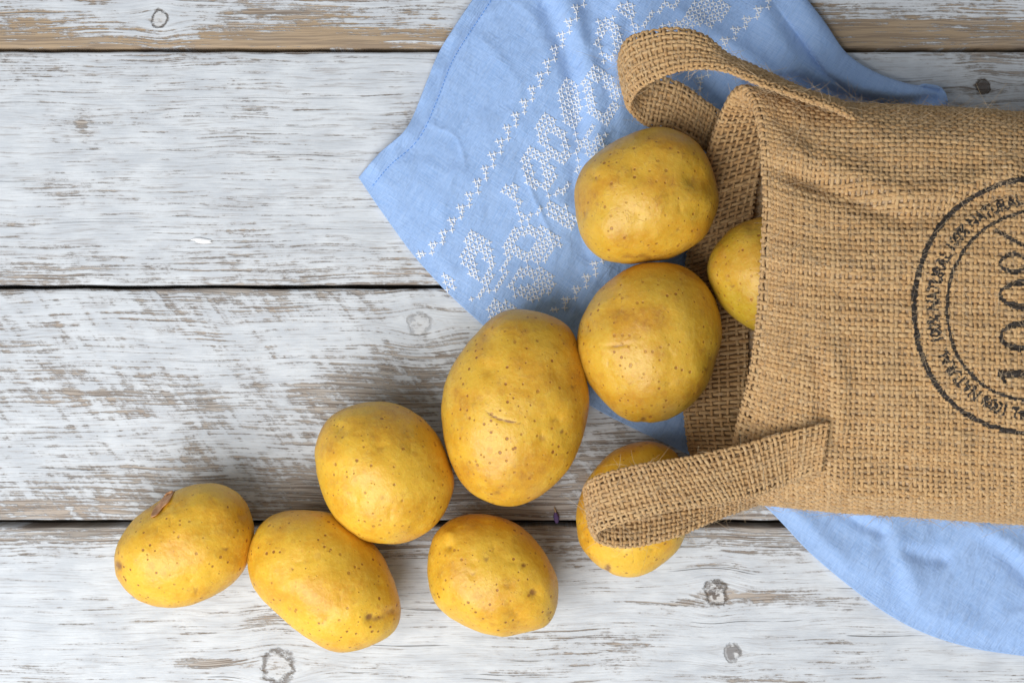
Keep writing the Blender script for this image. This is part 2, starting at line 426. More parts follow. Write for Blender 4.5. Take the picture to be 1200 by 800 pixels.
def cloth_material():
    T = NT('blue_linen')
    c = T.coord('Object'); xs, ys, zs = T.sep(c)
    th = math.radians(57)
    a = T.mul(T.sub(T.mul(xs, math.cos(th)), T.mul(ys, -math.sin(th))), 1 / S)
    b = T.mul(T.add(T.mul(xs, -math.sin(th)), T.mul(ys, math.cos(th))), 1 / S)
    sl1 = T.noise(T.vec(T.mul(a, 0.03), T.mul(b, 0.75), 1.0), 1, 2, 0.5)
    sl2 = T.noise(T.vec(T.mul(a, 0.75), T.mul(b, 0.03), 5.0), 1, 2, 0.5)
    sl = T.add(sl1, sl2)
    wv = T.mul(T.math('SINE', T.mul(a, 2 * math.pi / 1.7)), T.math('SINE', T.mul(b, 2 * math.pi / 1.7)))
    big = T.noise(T.vec(T.mul(a, 0.02), T.mul(b, 0.02), 9.0), 1, 4, 0.6)
    col = T.mix(T.ramp(sl, 0.72, 1.28, smooth=False), (0.305, 0.495, 0.87), (0.425, 0.61, 0.955))
    col = T.mix(T.mul(T.ramp(big, 0.35, 0.7), 0.35), col, (0.40, 0.585, 0.94))
    h = T.add(T.mul(wv, 0.5), T.mul(sl, 1.1))
    cr = T.noise(T.vec(T.mul(a, 0.022), T.mul(b, 0.05), 3.0), 1, 4, 0.55)
    n1 = T.bump(cr, 0.006, 0.5)
    n2 = T.bump(h, 0.0003, 0.8, n1)
    return T.set(Base_Color=col, Roughness=0.85, Normal=n2, Specular_IOR_Level=0.15, Sheen_Weight=0.25, Sheen_Roughness=0.5)

def coons(nu, nv):
    dens = lambda e, n: resample(catmull(e, 400), n)
    c0 = dens(EDGE_AD, nu)          # v=0, A->D
    c1 = dens(EDGE_BC, nu)          # v=1, B->C
    d0 = dens(EDGE_AB, nv)          # u=0, A->B
    d1 = dens(EDGE_DC, nv)          # u=1, D->C
    u = np.linspace(0, 1, nu)[:, None, None]; v = np.linspace(0, 1, nv)[None, :, None]
    A, B, Cc, Dd = c0[0], c1[0], c1[-1], c0[-1]
    return (1 - v) * c0[:, None] + v * c1[:, None] + (1 - u) * d0[None] + u * d1[None] \
        - ((1 - u) * (1 - v) * A + (1 - u) * v * B + u * v * Cc + u * (1 - v) * Dd)

def stitch_mesh(cent, ang, size, thick, V, F):
    """one cross stitch: two crossing arched threads laid on the cloth"""
    for k, da in enumerate((45, 135)):
        t = math.radians(ang + da + random.uniform(-7, 7))
        dx, dy = math.cos(t), math.sin(t)
        sz = size * random.uniform(0.88, 1.1)
        n0 = len(V)
        ss = (-1, -0.55, 0, 0.55, 1)
        for s in ss:
            for q in (-1, -0.5, 0.5, 1):
                wv = thick * q * (1 - 0.25 * abs(s)**3)
                x = cent[0] + dx * s * sz - dy * wv; y = cent[1] + dy * s * sz + dx * wv
                V.append((x, y, (0.25 + (0.28 + 0.18 * k) * (1 - abs(s)**2.5)) * (0.35 if abs(q) == 1 else 1.0)))
        for i in range(4):
            for j in range(3):
                F.append((n0 + i * 4 + j, n0 + i * 4 + j + 1, n0 + (i + 1) * 4 + j + 1, n0 + (i + 1) * 4 + j))

def build_cloth():
    nu, nv = 520, 330
    G = coons(nu, nv)
    z = cloth_height(G[..., 0], G[..., 1])
    V = P(G[..., 0], G[..., 1], z / 1000).reshape(-1, 3)
    o = mesh('linen_cloth', V, gridfaces(nu, nv), cloth_material())
    sm = o.modifiers.new('thickness', 'SOLIDIFY'); sm.thickness = 0.0011; sm.offset = -1
    tag(o, 'rumpled light blue linen cloth with white cross-stitched leaves, under the jute bag', 'cloth')
    # ---- embroidery -------------------------------------------------
    g = 6.0
    dvx, dvy = 0.535, -0.845          # along the band (photo px, y down)
    pvx, pvy = 0.845, 0.535
    pts = {}
    def put(x, y):
        i = round((x * dvx + y * dvy) / g); j = round((x * pvx + y * pvy) / g)
        pts[(i, j)] = (i * g * dvx + j * g * pvx, i * g * dvy + j * g * pvy)
    def leaf(cx, cy, hl, hw, deg, hole=None):
        t = math.radians(deg); c, s = math.cos(t), math.sin(t)
        R = int(hl + hw) // 2 + 4
        for i in range(-30, 31):
            for j in range(-30, 31):
                x = i * 2.0 + cx; y = j * 2.0 + cy
                a = (x - cx) * c + (y - cy) * s; b = -(x - cx) * s + (y - cy) * c
                if abs(a) < hl and abs(b) < hw * (1 - (abs(a) / hl)**2.2)**0.75:
                    if hole:
                        ha, hb, hr, hq = hole
                        if ((a - ha) / hr)**2 + ((b - hb) / hq)**2 < 1: continue
                    ii = round((x * dvx + y * dvy) / g); jj = round((x * pvx + y * pvy) / g)
                    qx, qy = ii * g * dvx + jj * g * pvx, ii * g * dvy + jj * g * pvy
                    if abs(qx - x) < 1.8 and abs(qy - y) < 1.8: pts[(ii, jj)] = (qx, qy)
    def stem(poly):
        for (x0, y0), (x1, y1) in zip(poly[:-1], poly[1:]):
            n = max(2, int(math.hypot(x1 - x0, y1 - y0) / (g * 0.75)))
            for k in range(n + 1): put(x0 + (x1 - x0) * k / n, y0 + (y1 - y0) * k / n)
    leaf(561, 302, 32, 18, 76, (10, 0, 15, 8))
    leaf(623, 285, 34, 21, -4, (-7, 0, 13, 9))
    leaf(623, 332, 28, 19, -6, (-9, -2, 11, 5.5))
    leaf(586, 362, 19, 9, -6)
    leaf(659, 254, 22, 11, 38)
    leaf(629, 198, 27, 16, 66, (2, 0, 14, 7.5))
    leaf(648, 163, 32, 15, 64, (5, 0, 14, 7))
    leaf(668, 120, 29, 12, 82)
    leaf(704, 112, 35, 20, 78, (3, 0, 20, 10))
    leaf(713, 46, 28, 15, 86, (3, 1, 14, 7))
    leaf(734, 11, 10, 8, 45)
    leaf(828, 15, 29, 15, -12)
    leaf(792, 36, 24, 10, -4)
    leaf(750, -10, 16, 8, 10)
    leaf(699, 168, 16, 8, -35)
    leaf(527, 332, 12, 6, 50)
    leaf(599, 224, 9, 7, 20)
    leaf(788, -22, 20, 10, -40)
    stem([(606, 232), (610, 248), (613, 264)])
    stem([(552, 352), (560, 345), (572, 343)]); stem([(565, 330), (572, 343)])
    stem([(578, 340), (590, 324), (594, 300)])
    stem([(616, 256), (628, 248), (640, 243), (646, 228), (660, 225), (668, 216)])
    stem([(646, 218), (650, 200)]); stem([(676, 180), (680, 205)]); stem([(672, 152), (680, 172), (690, 160), (697, 148)])
    stem([(740, 22), (743, 38), (752, 30), (762, 18), (774, 12), (778, 2), (790, 8), (800, -4)])
    stem([(690, 180), (700, 186)])
    cross = [(x, y, 57) for (x, y) in pts.values()]
    def zigzag(poly):
        c = resample(catmull(poly, 200), 400); L = np.r_[0, np.cumsum(np.hypot(*np.diff(c, axis=0).T))]
        k = 0; s = 0.0
        while s < L[-1]:
            x = np.interp(s, L, c[:, 0]); y = np.interp(s, L, c[:, 1])
            off = (4.4, -1.2, -4.6, 1.0)[k % 4]
            al = (0.0, -1.5, 0.0, 1.5)[k % 4]
            cross.append((x + pvx * off + dvx * al, y + pvy * off + dvy * al, 57)); k += 1; s += 4.5
    zigzag([(704, -45), (682, 0), (652, 58), (622, 112), (596, 152), (570, 200), (540, 248), (514, 283), (489, 303)])
    zigzag([(925, -40), (898, 4), (872, 28), (852, 48), (832, 76), (818, 100), (800, 125), (770, 160), (740, 240), (705, 300), (690, 325), (672, 345), (650, 366)])
    V, F = [], []
    for (x, y, a) in cross:
        stitch_mesh((x + random.uniform(-.5, .5), y + random.uniform(-.5, .5)), -57, 3.45, 0.80, V, F)
    V = np.array(V)
    # thread follows the cloth surface: move along its normal
    e = 2.0
    z0 = cloth_height(V[:, 0], V[:, 1])
    W = P(V[:, 0], V[:, 1], (z0 + V[:, 2]) / 1000)
    T = NT('white_embroidery_thread')
    m = T.set(Base_Color=T.mix(T.noise(T.coord(), 900, 2), (0.66, 0.71, 0.81), (0.84, 0.88, 0.93)), Roughness=0.6, Sheen_Weight=0.2)
    emb = mesh('embroidery', W, np.array(F)[:, ::-1], m, o)
    tag(emb, 'white cross-stitch leaves and zigzag borders', kind='stuff')
    # running stitch that holds the hem
    c = resample(catmull(EDGE_AB, 300), 600)
    tg = np.gradient(c, axis=0); nn = np.stack([-tg[:, 1], tg[:, 0]], 1); nn /= np.linalg.norm(nn, axis=1)[:, None]
    line = c + nn * 19
    V, F = [], []
    for k in range(6, 590, 9):
        p0, p1 = line[k], line[min(k + 6, 599)]
        dd = (p1 - p0) / max(np.linalg.norm(p1 - p0), 1e-6); q = np.array([-dd[1], dd[0]]) * 0.55
        n0 = len(V)
        for s, hh in ((0, 0.1), (0.3, 0.45), (0.7, 0.45), (1, 0.1)):
            b = p0 + (p1 - p0) * s
            for sg, hz in ((-1, 0), (0, 1), (1, 0)):
                V.append((b[0] + q[0] * sg, b[1] + q[1] * sg, hh * (0.3 + 0.7 * hz)))
        for i in range(3):
            for j in range(2): F.append((n0 + i * 3 + j, n0 + i * 3 + j + 1, n0 + (i + 1) * 3 + j + 1, n0 + (i + 1) * 3 + j))
    V = np.array(V); W = P(V[:, 0], V[:, 1], (cloth_height(V[:, 0], V[:, 1]) + V[:, 2]) / 1000)
    T = NT('blue_hem_thread'); m = T.set(Base_Color=T.mix(T.noise(T.coord(), 700, 2), (0.10, 0.26, 0.70), (0.17, 0.37, 0.82)), Roughness=0.6)
    tag(mesh('hem_stitching', W, F, m, o), kind='stuff')
build_cloth()

# ------------------------------------------------------------------ jute bag
def jute_material(name, light, dark, printed=False):
    T = NT(name)
    tint = T.attr('tint')
    uvn = T.new('ShaderNodeUVMap'); uv = uvn.outputs[0]
    su, sv, _ = T.sep(uv)
    fib = T.noise(T.vec(T.mul(su, 1.6), T.add(T.mul(sv, 7.0), T.mul(su, 4.0)), T.mul(tint, 31.0)), 1, 3, 0.6)
    slub = T.noise(T.vec(T.mul(su, 1.1), T.mul(tint, 40.0), 3.0), 1, 3, 0.55)
    c = T.mix(T.ramp(fib, 0.25, 0.75), dark, light)
    c = T.mix(T.ramp(tint, 0.0, 1.0, 0.0, 0.45, smooth=False), c, (0.66, 0.48, 0.26))
    c = T.mix(T.mul(T.ramp(slub, 0.52, 0.72), 0.55), c, (0.36, 0.185, 0.07))
    c = T.mix(T.mul(T.ramp(slub, 0.42, 0.25), 0.45), c, (0.76, 0.59, 0.38))
    if printed:
        ink = T.attr('ink')
        k = T.ramp(T.add(ink, T.mul(T.sub(fib, 0.5), 0.5)), 0.35, 0.6)
        c = T.mix(T.mul(k, 0.96), c, (0.013, 0.012, 0.014))
    n = T.bump(fib, 0.0005, 1.0)
    return T.set(Base_Color=c, Roughness=0.85, Normal=n, Specular_IOR_Level=0.15, Sheen_Weight=0.15, Sheen_Roughness=0.6)

class Surf:
    """dense grid surface (u around/across, v along) sampled bilinearly"""
    def __init__(self, G, periodic=True, flip=False):
        self.G = G; self.per = periodic; self.nu, self.nv = G.shape[:2]
        if periodic:
            du = np.roll(G, -1, 0) - np.roll(G, 1, 0)
        else:
            du = np.gradient(G, axis=0)
        dv = np.gradient(G, axis=1)
        N = np.cross(du, dv); N /= np.linalg.norm(N, axis=-1, keepdims=True) + 1e-12
        self.N = -N if flip else N
    def _s(self, A, u, v):
        x = u * (self.nu if self.per else self.nu - 1); y = np.clip(v, 0, 1) * (self.nv - 1)
        i = np.floor(x).astype(int); j = np.clip(np.floor(y).astype(int), 0, self.nv - 2)
        if not self.per: i = np.clip(i, 0, self.nu - 2)
        fx = (x - i)[..., None]; fy = (y - j)[..., None]
        if self.per: i0, i1 = i % self.nu, (i + 1) % self.nu
        else: i0, i1 = i, i + 1
        return (A[i0, j] * (1 - fx) + A[i1, j] * fx) * (1 - fy) + (A[i0, j + 1] * (1 - fx) + A[i1, j + 1] * fx) * fy
    def pos(self, u, v): return self._s(self.G, u, v)
    def nrm(self, u, v):
        n = self._s(self.N, u, v); return n / (np.linalg.norm(n, axis=-1, keepdims=True) + 1e-12)

def weave(surf, nu, nv, pitch, vis=None, seg=4, sides=6, seed=1, wv=0.43, wu=0.385, thick=0.74, av=0.23, au=0.14, closed_u=True, jit=0.26, dens=None):
    """plain weave of real threads on a surface; returns verts, faces, uv, tint, top"""
    r = np.random.default_rng(seed)
    VV, FF, UV, TI, HO = [], [], [], [], []
    base = 0
    ang = np.linspace(0, 2 * np.pi, sides, endpoint=False)
    ca, sa = np.cos(ang), np.sin(ang)
    def tube(u, v, h, wid, ti, s):
        nonlocal base
        n = len(u)
        p = surf.pos(u, v); N = surf.nrm(u, v)
        p = p + N * h[:, None]
        t = np.gradient(p, axis=0); t /= np.linalg.norm(t, axis=1, keepdims=True) + 1e-12
        N2 = N - t * (N * t).sum(1, keepdims=True); N2 /= np.linalg.norm(N2, axis=1, keepdims=True) + 1e-12
        B = np.cross(t, N2)
        ring = p[:, None] + B[:, None] * (ca[None, :, None] * wid[:, None, None]) + N2[:, None] * (sa[None, :, None] * (wid * thick)[:, None, None])
        VV.append(ring.reshape(-1, 3))
        a, b = np.meshgrid(np.arange(n - 1), np.arange(sides), indexing='ij'); b2 = (b + 1) % sides
        FF.append((np.stack([a * sides + b, a * sides + b2, (a + 1) * sides + b2, (a + 1) * sides + b], -1) + base).reshape(-1, 4))
        UV.append(np.stack([np.repeat(s, sides), np.tile(np.arange(sides) / sides * 2, n)], 1))
        TI.append(np.full(n * sides, ti)); HO.append(np.repeat(h, sides))
        base += n * sides
    def runs(m):
        idx = np.flatnonzero(m)
        if len(idx) == 0: return []
        return [g for g in np.split(idx, np.flatnonzero(np.diff(idx) > 1) + 1) if len(g) > 2]
    for i in range(nu):                                   # threads along v
        s = np.linspace(0, nv, nv * seg + 1)
        wob = jit * noise(s * 0.16, i * 5.3, seed=seed, octaves=2)
        u = (i + 0.5 * (not closed_u) + r.normal(0, jit * 0.35) + wob) / nu
        v = s / nv
        h = pitch * av * np.cos(np.pi * (s - 0.5 - i)) 
        wd = pitch * wv * (1 + 0.24 * noise(s * 0.7, i * 3.7, 2, seed=seed + 4, octaves=2) + r.normal(0, 0.06))
        u = np.broadcast_to(u, s.shape).copy(); ti = r.uniform()
        for g in runs(vis(u, v) if vis else np.ones(len(s), bool)):
            tube(u[g], v[g], h[g], wd[g], ti, s[g] + i * 13.7)
    for j in range(nv):                                   # threads around u
        s = np.linspace(0, nu, nu * seg + 1)
        wob = jit * noise(s * 0.16, j * 4.1 + 90, seed=seed + 1, octaves=2)
        v = (j + 0.5 + r.normal(0, jit * 0.35) + wob) / nv
        u = s / nu
        h = -pitch * au * np.cos(np.pi * (s - j))
        wd = pitch * wu * (1 + 0.26 * noise(s * 0.7, j * 2.9 + 50, 2, seed=seed + 5, octaves=2) + r.normal(0, 0.06))
        v = np.broadcast_to(v, s.shape).copy(); ti = r.uniform()
        for g in runs(vis(u, v) if vis else np.ones(len(s), bool)):
            tube(u[g], v[g], h[g], wd[g], ti, s[g] + j * 17.3 + 500)
    return np.vstack(VV), np.vstack(FF), np.vstack(UV), np.concatenate(TI), np.concatenate(HO)

# twelve control points per ring: 0 far side, 1..5 over the top, 6 near side, 7..11 underneath (photo px, px, mm)
RINGS = [
    [(868, 103, 45), (893, 134, 60), (900, 220, 70), (895, 350, 73), (884, 440, 70), (866, 520, 61), (868, 584, 40), (826, 566, 12), (808, 490, 5.5), (806, 400, 5.0), (810, 300, 6.0), (834, 172, 25)],
    [(915, 110, 44), (925, 140, 63), (930, 230, 74), (928, 355, 76), (922, 450, 74), (914, 540, 63), (914, 589, 38), (890, 572, 10), (880, 485, 5.2), (878, 390, 4.8), (880, 280, 5.2), (895, 158, 16)],
    [(985, 122, 42), (985, 152, 64), (985, 240, 76), (985, 360, 79), (985, 465, 76), (982, 555, 64), (980, 597, 38), (970, 575, 10), (965, 480, 5.0), (962, 380, 4.8), (965, 270, 5.0), (972, 150, 11)],
    [(1090, 126, 42), (1090, 155, 65), (1090, 240, 77), (1090, 365, 79), (1090, 470, 77), (1090, 562, 65), (1090, 604, 38), (1080, 582, 10), (1075, 485, 5.0), (1072, 380, 4.8), (1075, 270, 5.0), (1080, 152, 10)],
    [(1210, 134, 42), (1210, 162, 65), (1210, 245, 76), (1210, 370, 77), (1210, 478, 76), (1210, 568, 65), (1210, 612, 38), (1205, 590, 10), (1200, 490, 5.0), (1200, 385, 4.8), (1200, 280, 5.0), (1205, 160, 10)],
    [(1350, 138, 42), (1350, 165, 66), (1350, 250, 77), (1350, 375, 78), (1350, 480, 77), (1350, 572, 66), (1350, 616, 38), (1350, 596, 10), (1350, 495, 5.0), (1350, 388, 4.8), (1350, 282, 5.0), (1350, 162, 10)],
    [(1440, 148, 42), (1440, 172, 64), (1440, 255, 74), (1440, 378, 75), (1440, 476, 74), (1440, 560, 64), (1440, 604, 38), (1440, 588, 12), (1440, 495, 6.0), (1440, 388, 6.0), (1440, 282, 6.0), (1440, 166, 12)],
]
def bag_grid():
    nu, nv = 360, 240
    loops = []
    for R in RINGS:
        R = np.array(R, float); c = P(R[:, 0], R[:, 1], R[:, 2] / 1000)
        loops.append(catmull(c, 1200, closed=True))
    L = np.array(loops)                                   # (k,1200,3)
    # arc-length in u from the mean loop so that thread spacing is even
    m = L[2]; q = np.vstack([m, m[:1]])
    s = np.r_[0, np.cumsum(np.linalg.norm(np.diff(q, axis=0), axis=1))]
    t = np.interp(np.linspace(0, s[-1], nu + 1)[:-1], s, np.arange(1201))
    i = np.floor(t).astype(int); f = (t - i)[None, :, None]
    L = L[:, i % 1200] * (1 - f) + L[:, (i + 1) % 1200] * f
    # along v: spline through rings, even spacing by length
    k = len(RINGS)
    fine = catmull(L.reshape(k, -1), 400).reshape(400, nu, 3)
    d = np.linalg.norm(np.diff(fine, axis=0), axis=2).mean(1); s = np.r_[0, np.cumsum(d)]
    tt = np.interp(np.linspace(0, s[-1], nv), s, np.arange(400))
    i = np.minimum(np.floor(tt).astype(int), 398); f = (tt - i)[:, None, None]
    G = fine[i] * (1 - f) + fine[i + 1] * f               # (nv,nu,3)
    return np.ascontiguousarray(G.transpose(1, 0, 2)), s[-1], np.linalg.norm(np.diff(m, axis=0), axis=1).sum()

def bag_wrinkles(G):
    sf = Surf(G, True)
    N = sf.N
    if N[90, 100, 2] < 0: N = -N
    x, y = to_px(G)
    top = np.clip(N[..., 2] * 1.6, 0, 1) * np.clip((G[..., 2] - 0.03) / 0.015, 0, 1)
    d = np.zeros(x.shape)
    for pts, wd, hh in (
        ([(935, 205), (1000, 232), (1060, 256), (1110, 250), (1165, 228)], 13, -2.6),
        ([(940, 185), (1005, 212), (1065, 234), (1115, 226), (1180, 200)], 17, 2.2),
        ([(990, 150), (1060, 168), (1140, 165), (1230, 175)], 20, 1.2),
        ([(972, 415), (985, 450), (985, 500)], 13, 2.0),
        ([(957, 420), (962, 460), (962, 492)], 9, -1.6),
        ([(960, 330), (1010, 345), (1075, 340)], 16, -1.3),
        ([(905, 300), (950, 310), (1010, 318)], 16, 1.0),
        ([(985, 520), (1040, 545), (1110, 548)], 16, -1.6),
        ([(990, 570), (1060, 578), (1140, 580)], 16, 1.2),
        ([(1060, 420), (1090, 470), (1140, 500)], 16, -1.0),
        ([(905, 195), (945, 215)], 12, -1.5),
        ([(915, 140), (950, 170), (960, 215)], 12, -1.2)):
        d += hh * np.exp(-(segdist(x, y, pts) / wd)**2)
    d += 0.9 * noise(x / 55, y / 45, 2, seed=77, octaves=2) * np.clip((x - 900) / 60, 0.2, 1)
    return G + N * (d * 1.35 * top / 1000)[..., None], N

def stamp_bitmap():
    """ink of the round stamp, rasterised from letter outlines. Units px at the bag's top; origin stamp centre"""
    n = 1300; res = 0.25
    ext = n * res / 2
    img = np.zeros((n, n), bool)
    yy, xx = np.mgrid[0:n, 0:n]; X = (xx + 0.5) * res - ext; Y = (yy + 0.5) * res - ext      # y down
    def tris(T):
        for a, b, c in T:
            x0, x1 = min(a[0], b[0], c[0]), max(a[0], b[0], c[0]); y0, y1 = min(a[1], b[1], c[1]), max(a[1], b[1], c[1])
            i0, i1 = max(int((x0 + ext) / res) - 1, 0), min(int((x1 + ext) / res) + 2, n)
            j0, j1 = max(int((y0 + ext) / res) - 1, 0), min(int((y1 + ext) / res) + 2, n)
            if i0 >= i1 or j0 >= j1: continue
            x = X[j0:j1, i0:i1]; y = Y[j0:j1, i0:i1]
            e = lambda p, q: (q[0] - p[0]) * (y - p[1]) - (q[1] - p[1]) * (x - p[0])
            A, B, C_ = e(a, b), e(b, c), e(c, a)
            img[j0:j1, i0:i1] |= ((A >= 0) & (B >= 0) & (C_ >= 0)) | ((A <= 0) & (B <= 0) & (C_ <= 0))
    def glyphs(txt):
        cu = bpy.data.curves.new('stamp_text', 'FONT'); cu.body = txt; cu.size = 1.0; cu.resolution_u = 3; cu.offset = 0.035
        ob = bpy.data.objects.new('stamp_text', cu); COL.objects.link(ob)
        dg = bpy.context.evaluated_depsgraph_get(); me = ob.evaluated_get(dg).to_mesh()
        me.calc_loop_triangles()
        v = np.array([x.co[:2] for x in me.vertices]); t = [tuple(l.vertices) for l in me.loop_triangles]
        ob.evaluated_get(dg).to_mesh_clear()
        bpy.data.objects.remove(ob); bpy.data.curves.remove(cu)
        return v, t
    Rr = np.hypot(X, Y)
    a = np.arctan2(Y, X)
    wob = 1.3 * np.sin(a * 3 + 1) + 0.8 * np.sin(a * 5 + 2)
    img |= np.abs(Rr - 150 - wob) < 3.0
    img |= np.abs(Rr - 111.5 - wob) < 2.0
    # ring lettering, clockwise, letter tops outwards
    v, t = glyphs('100% NATURAL ' * 7)
    w = v[:, 0].max() * 1.012; h = 17.0; r0 = 120.5
    th = v[:, 0] / w * 2 * math.pi + math.radians(160.6)
    rr = r0 + v[:, 1] * h * 1.15
    pv = np.stack([rr * np.cos(th), rr * np.sin(th)], 1)
    tris([[pv[i] for i in f] for f in t])
    # large serif 100%, reads upwards: glyph x -> -Y, glyph y -> -X
    gx = -Y; gy = -X                                       # glyph space centred on stamp
    base, cap = -22.0, 49.0
    def ell(cx, cy, rx, ry): return ((gx - cx) / rx)**2 + ((gy - cy) / ry)**2
    H = cap - base; cy = (cap + base) / 2
    for cx in (-34.0, 14.5):                               # the two noughts
        img |= (ell(cx, cy, 19, H / 2) < 1) & (ell(cx, cy, 11, H / 2 - 3.2) > 1)
    x1 = -78.5
    img |= (np.abs(gx - x1) < 4.2) & (gy > base) & (gy < cap)
    img |= (np.abs(gx - x1) < 12) & (gy > base) & (gy < base + 3)
    img |= (gx > x1 - 13) & (gx < x1) & (np.abs(gy - (cap - 4 + (gx - x1) * 0.35)) < 3.2 + (x1 - gx) * -0.1)
    px_ = 68.0
    img |= (ell(px_ - 17, cap - 17, 13, 17) < 1) & (ell(px_ - 17, cap - 17, 7.5, 14) > 1)
    img |= (ell(px_ + 17, base + 17, 13, 17) < 1) & (ell(px_ + 17, base + 17, 7.5, 14) > 1)
    u = (gy - base) / H
    img |= (np.abs(gx - (px_ - 20 + 40 * u)) < 2.6) & (u > -0.03) & (u < 1.06)
    # line below
    v, t = glyphs('NATURAL')
    v = (v - [v[:, 0].mean(), 0]); k = 150 / np.ptp(v[:, 0])
    pv = np.stack([60 - v[:, 1] * k, -v[:, 0] * k], 1)
    tris([[pv[i] for i in f] for f in t])
    return img, res, ext

def handle_grid(E1, E2, th=0.0030):
    E1 = np.array(E1, float); E2 = np.array(E2, float)
    a = P(E1[:, 0], E1[:, 1], E1[:, 2] / 1000); b = P(E2[:, 0], E2[:, 1], E2[:, 2] / 1000)
    ab = catmull(np.hstack([a, b]), 500)
    mid = (ab[:, :3] + ab[:, 3:]) / 2
    s = np.r_[0, np.cumsum(np.linalg.norm(np.diff(mid, axis=0), axis=1))]
    tt = np.linspace(0, s[-1], 220)
    ab = np.stack([np.interp(tt, s, ab[:, i]) for i in range(6)], 1)
    a, b = ab[:, :3], ab[:, 3:]
    c = (a + b) / 2; W = b - a; wl = np.linalg.norm(W, axis=1, keepdims=True); W = W / wl
    t = np.gradient(c, axis=0); t /= np.linalg.norm(t, axis=1, keepdims=True)
    N = np.cross(t, W); N /= np.linalg.norm(N, axis=1, keepdims=True)
    fine = np.linspace(0, 2 * np.pi, 2000)
    prof = np.stack([np.sign(np.cos(fine)) * np.abs(np.cos(fine))**0.7 * 0.0115, np.sign(np.sin(fine)) * np.abs(np.sin(fine))**0.7 * th / 2], 1)
    pr = resample(prof[:-1], 96, closed=True); pr[:, 0] /= 0.0115
    G = c[None] + W[None] * (pr[:, 0, None, None] * wl[None] / 2) + N[None] * pr[:, 1, None, None]
    return G, s[-1], wl.mean()

def closed_outward(G):
    """Surf with normals pointing away from each ring's centre"""
    sf = Surf(G, True)
    c = G.mean(0, keepdims=True)
    if ((G - c) * sf.N).sum(-1).mean() < 0: sf.N = -sf.N
    return sf

def fibres(surfs, n, seed):
    r = np.random.default_rng(seed); V, F = [], []
    for sf, k, vis in surfs:
        got = 0
        while got < k:
            u, v = r.uniform(), r.uniform(0.01, 0.97)
            p = sf.pos(np.array([u]), np.array([v]))[0]; nn = sf.nrm(np.array([u]), np.array([v]))[0]
            if vis and not vis(np.array([u]), np.array([v]))[0]: continue
            got += 1
            L = r.uniform(0.003, 0.009) * (1 if r.uniform() > 0.06 else 2.0)
            d = r.normal(0, 1, 3); d -= nn * (d @ nn); d /= np.linalg.norm(d) + 1e-9
            d = d + nn * r.uniform(0.05, 0.6); bend = r.normal(0, 0.5, 3)
            n0 = len(V); rad = r.uniform(0.00006, 0.00010)
            for s in (0, 0.33, 0.67, 1.0):
                q = p + nn * 0.0009 + (d * s + bend * s * s * 0.5) * L - nn * (s**2) * L * 0.18
                t = d / np.linalg.norm(d); a = np.cross(t, nn); a /= np.linalg.norm(a) + 1e-9; b = np.cross(t, a)
                for g in (0, 2.094, 4.189):
                    V.append(q + (a * math.cos(g) + b * math.sin(g)) * rad * (1 - 0.5 * s))
            for i in range(3):
                for j in range(3):
                    F.append((n0 + i * 3 + j, n0 + i * 3 + (j + 1) % 3, n0 + (i + 1) * 3 + (j + 1) % 3, n0 + (i + 1) * 3 + j))
    return np.array(V), np.array(F)

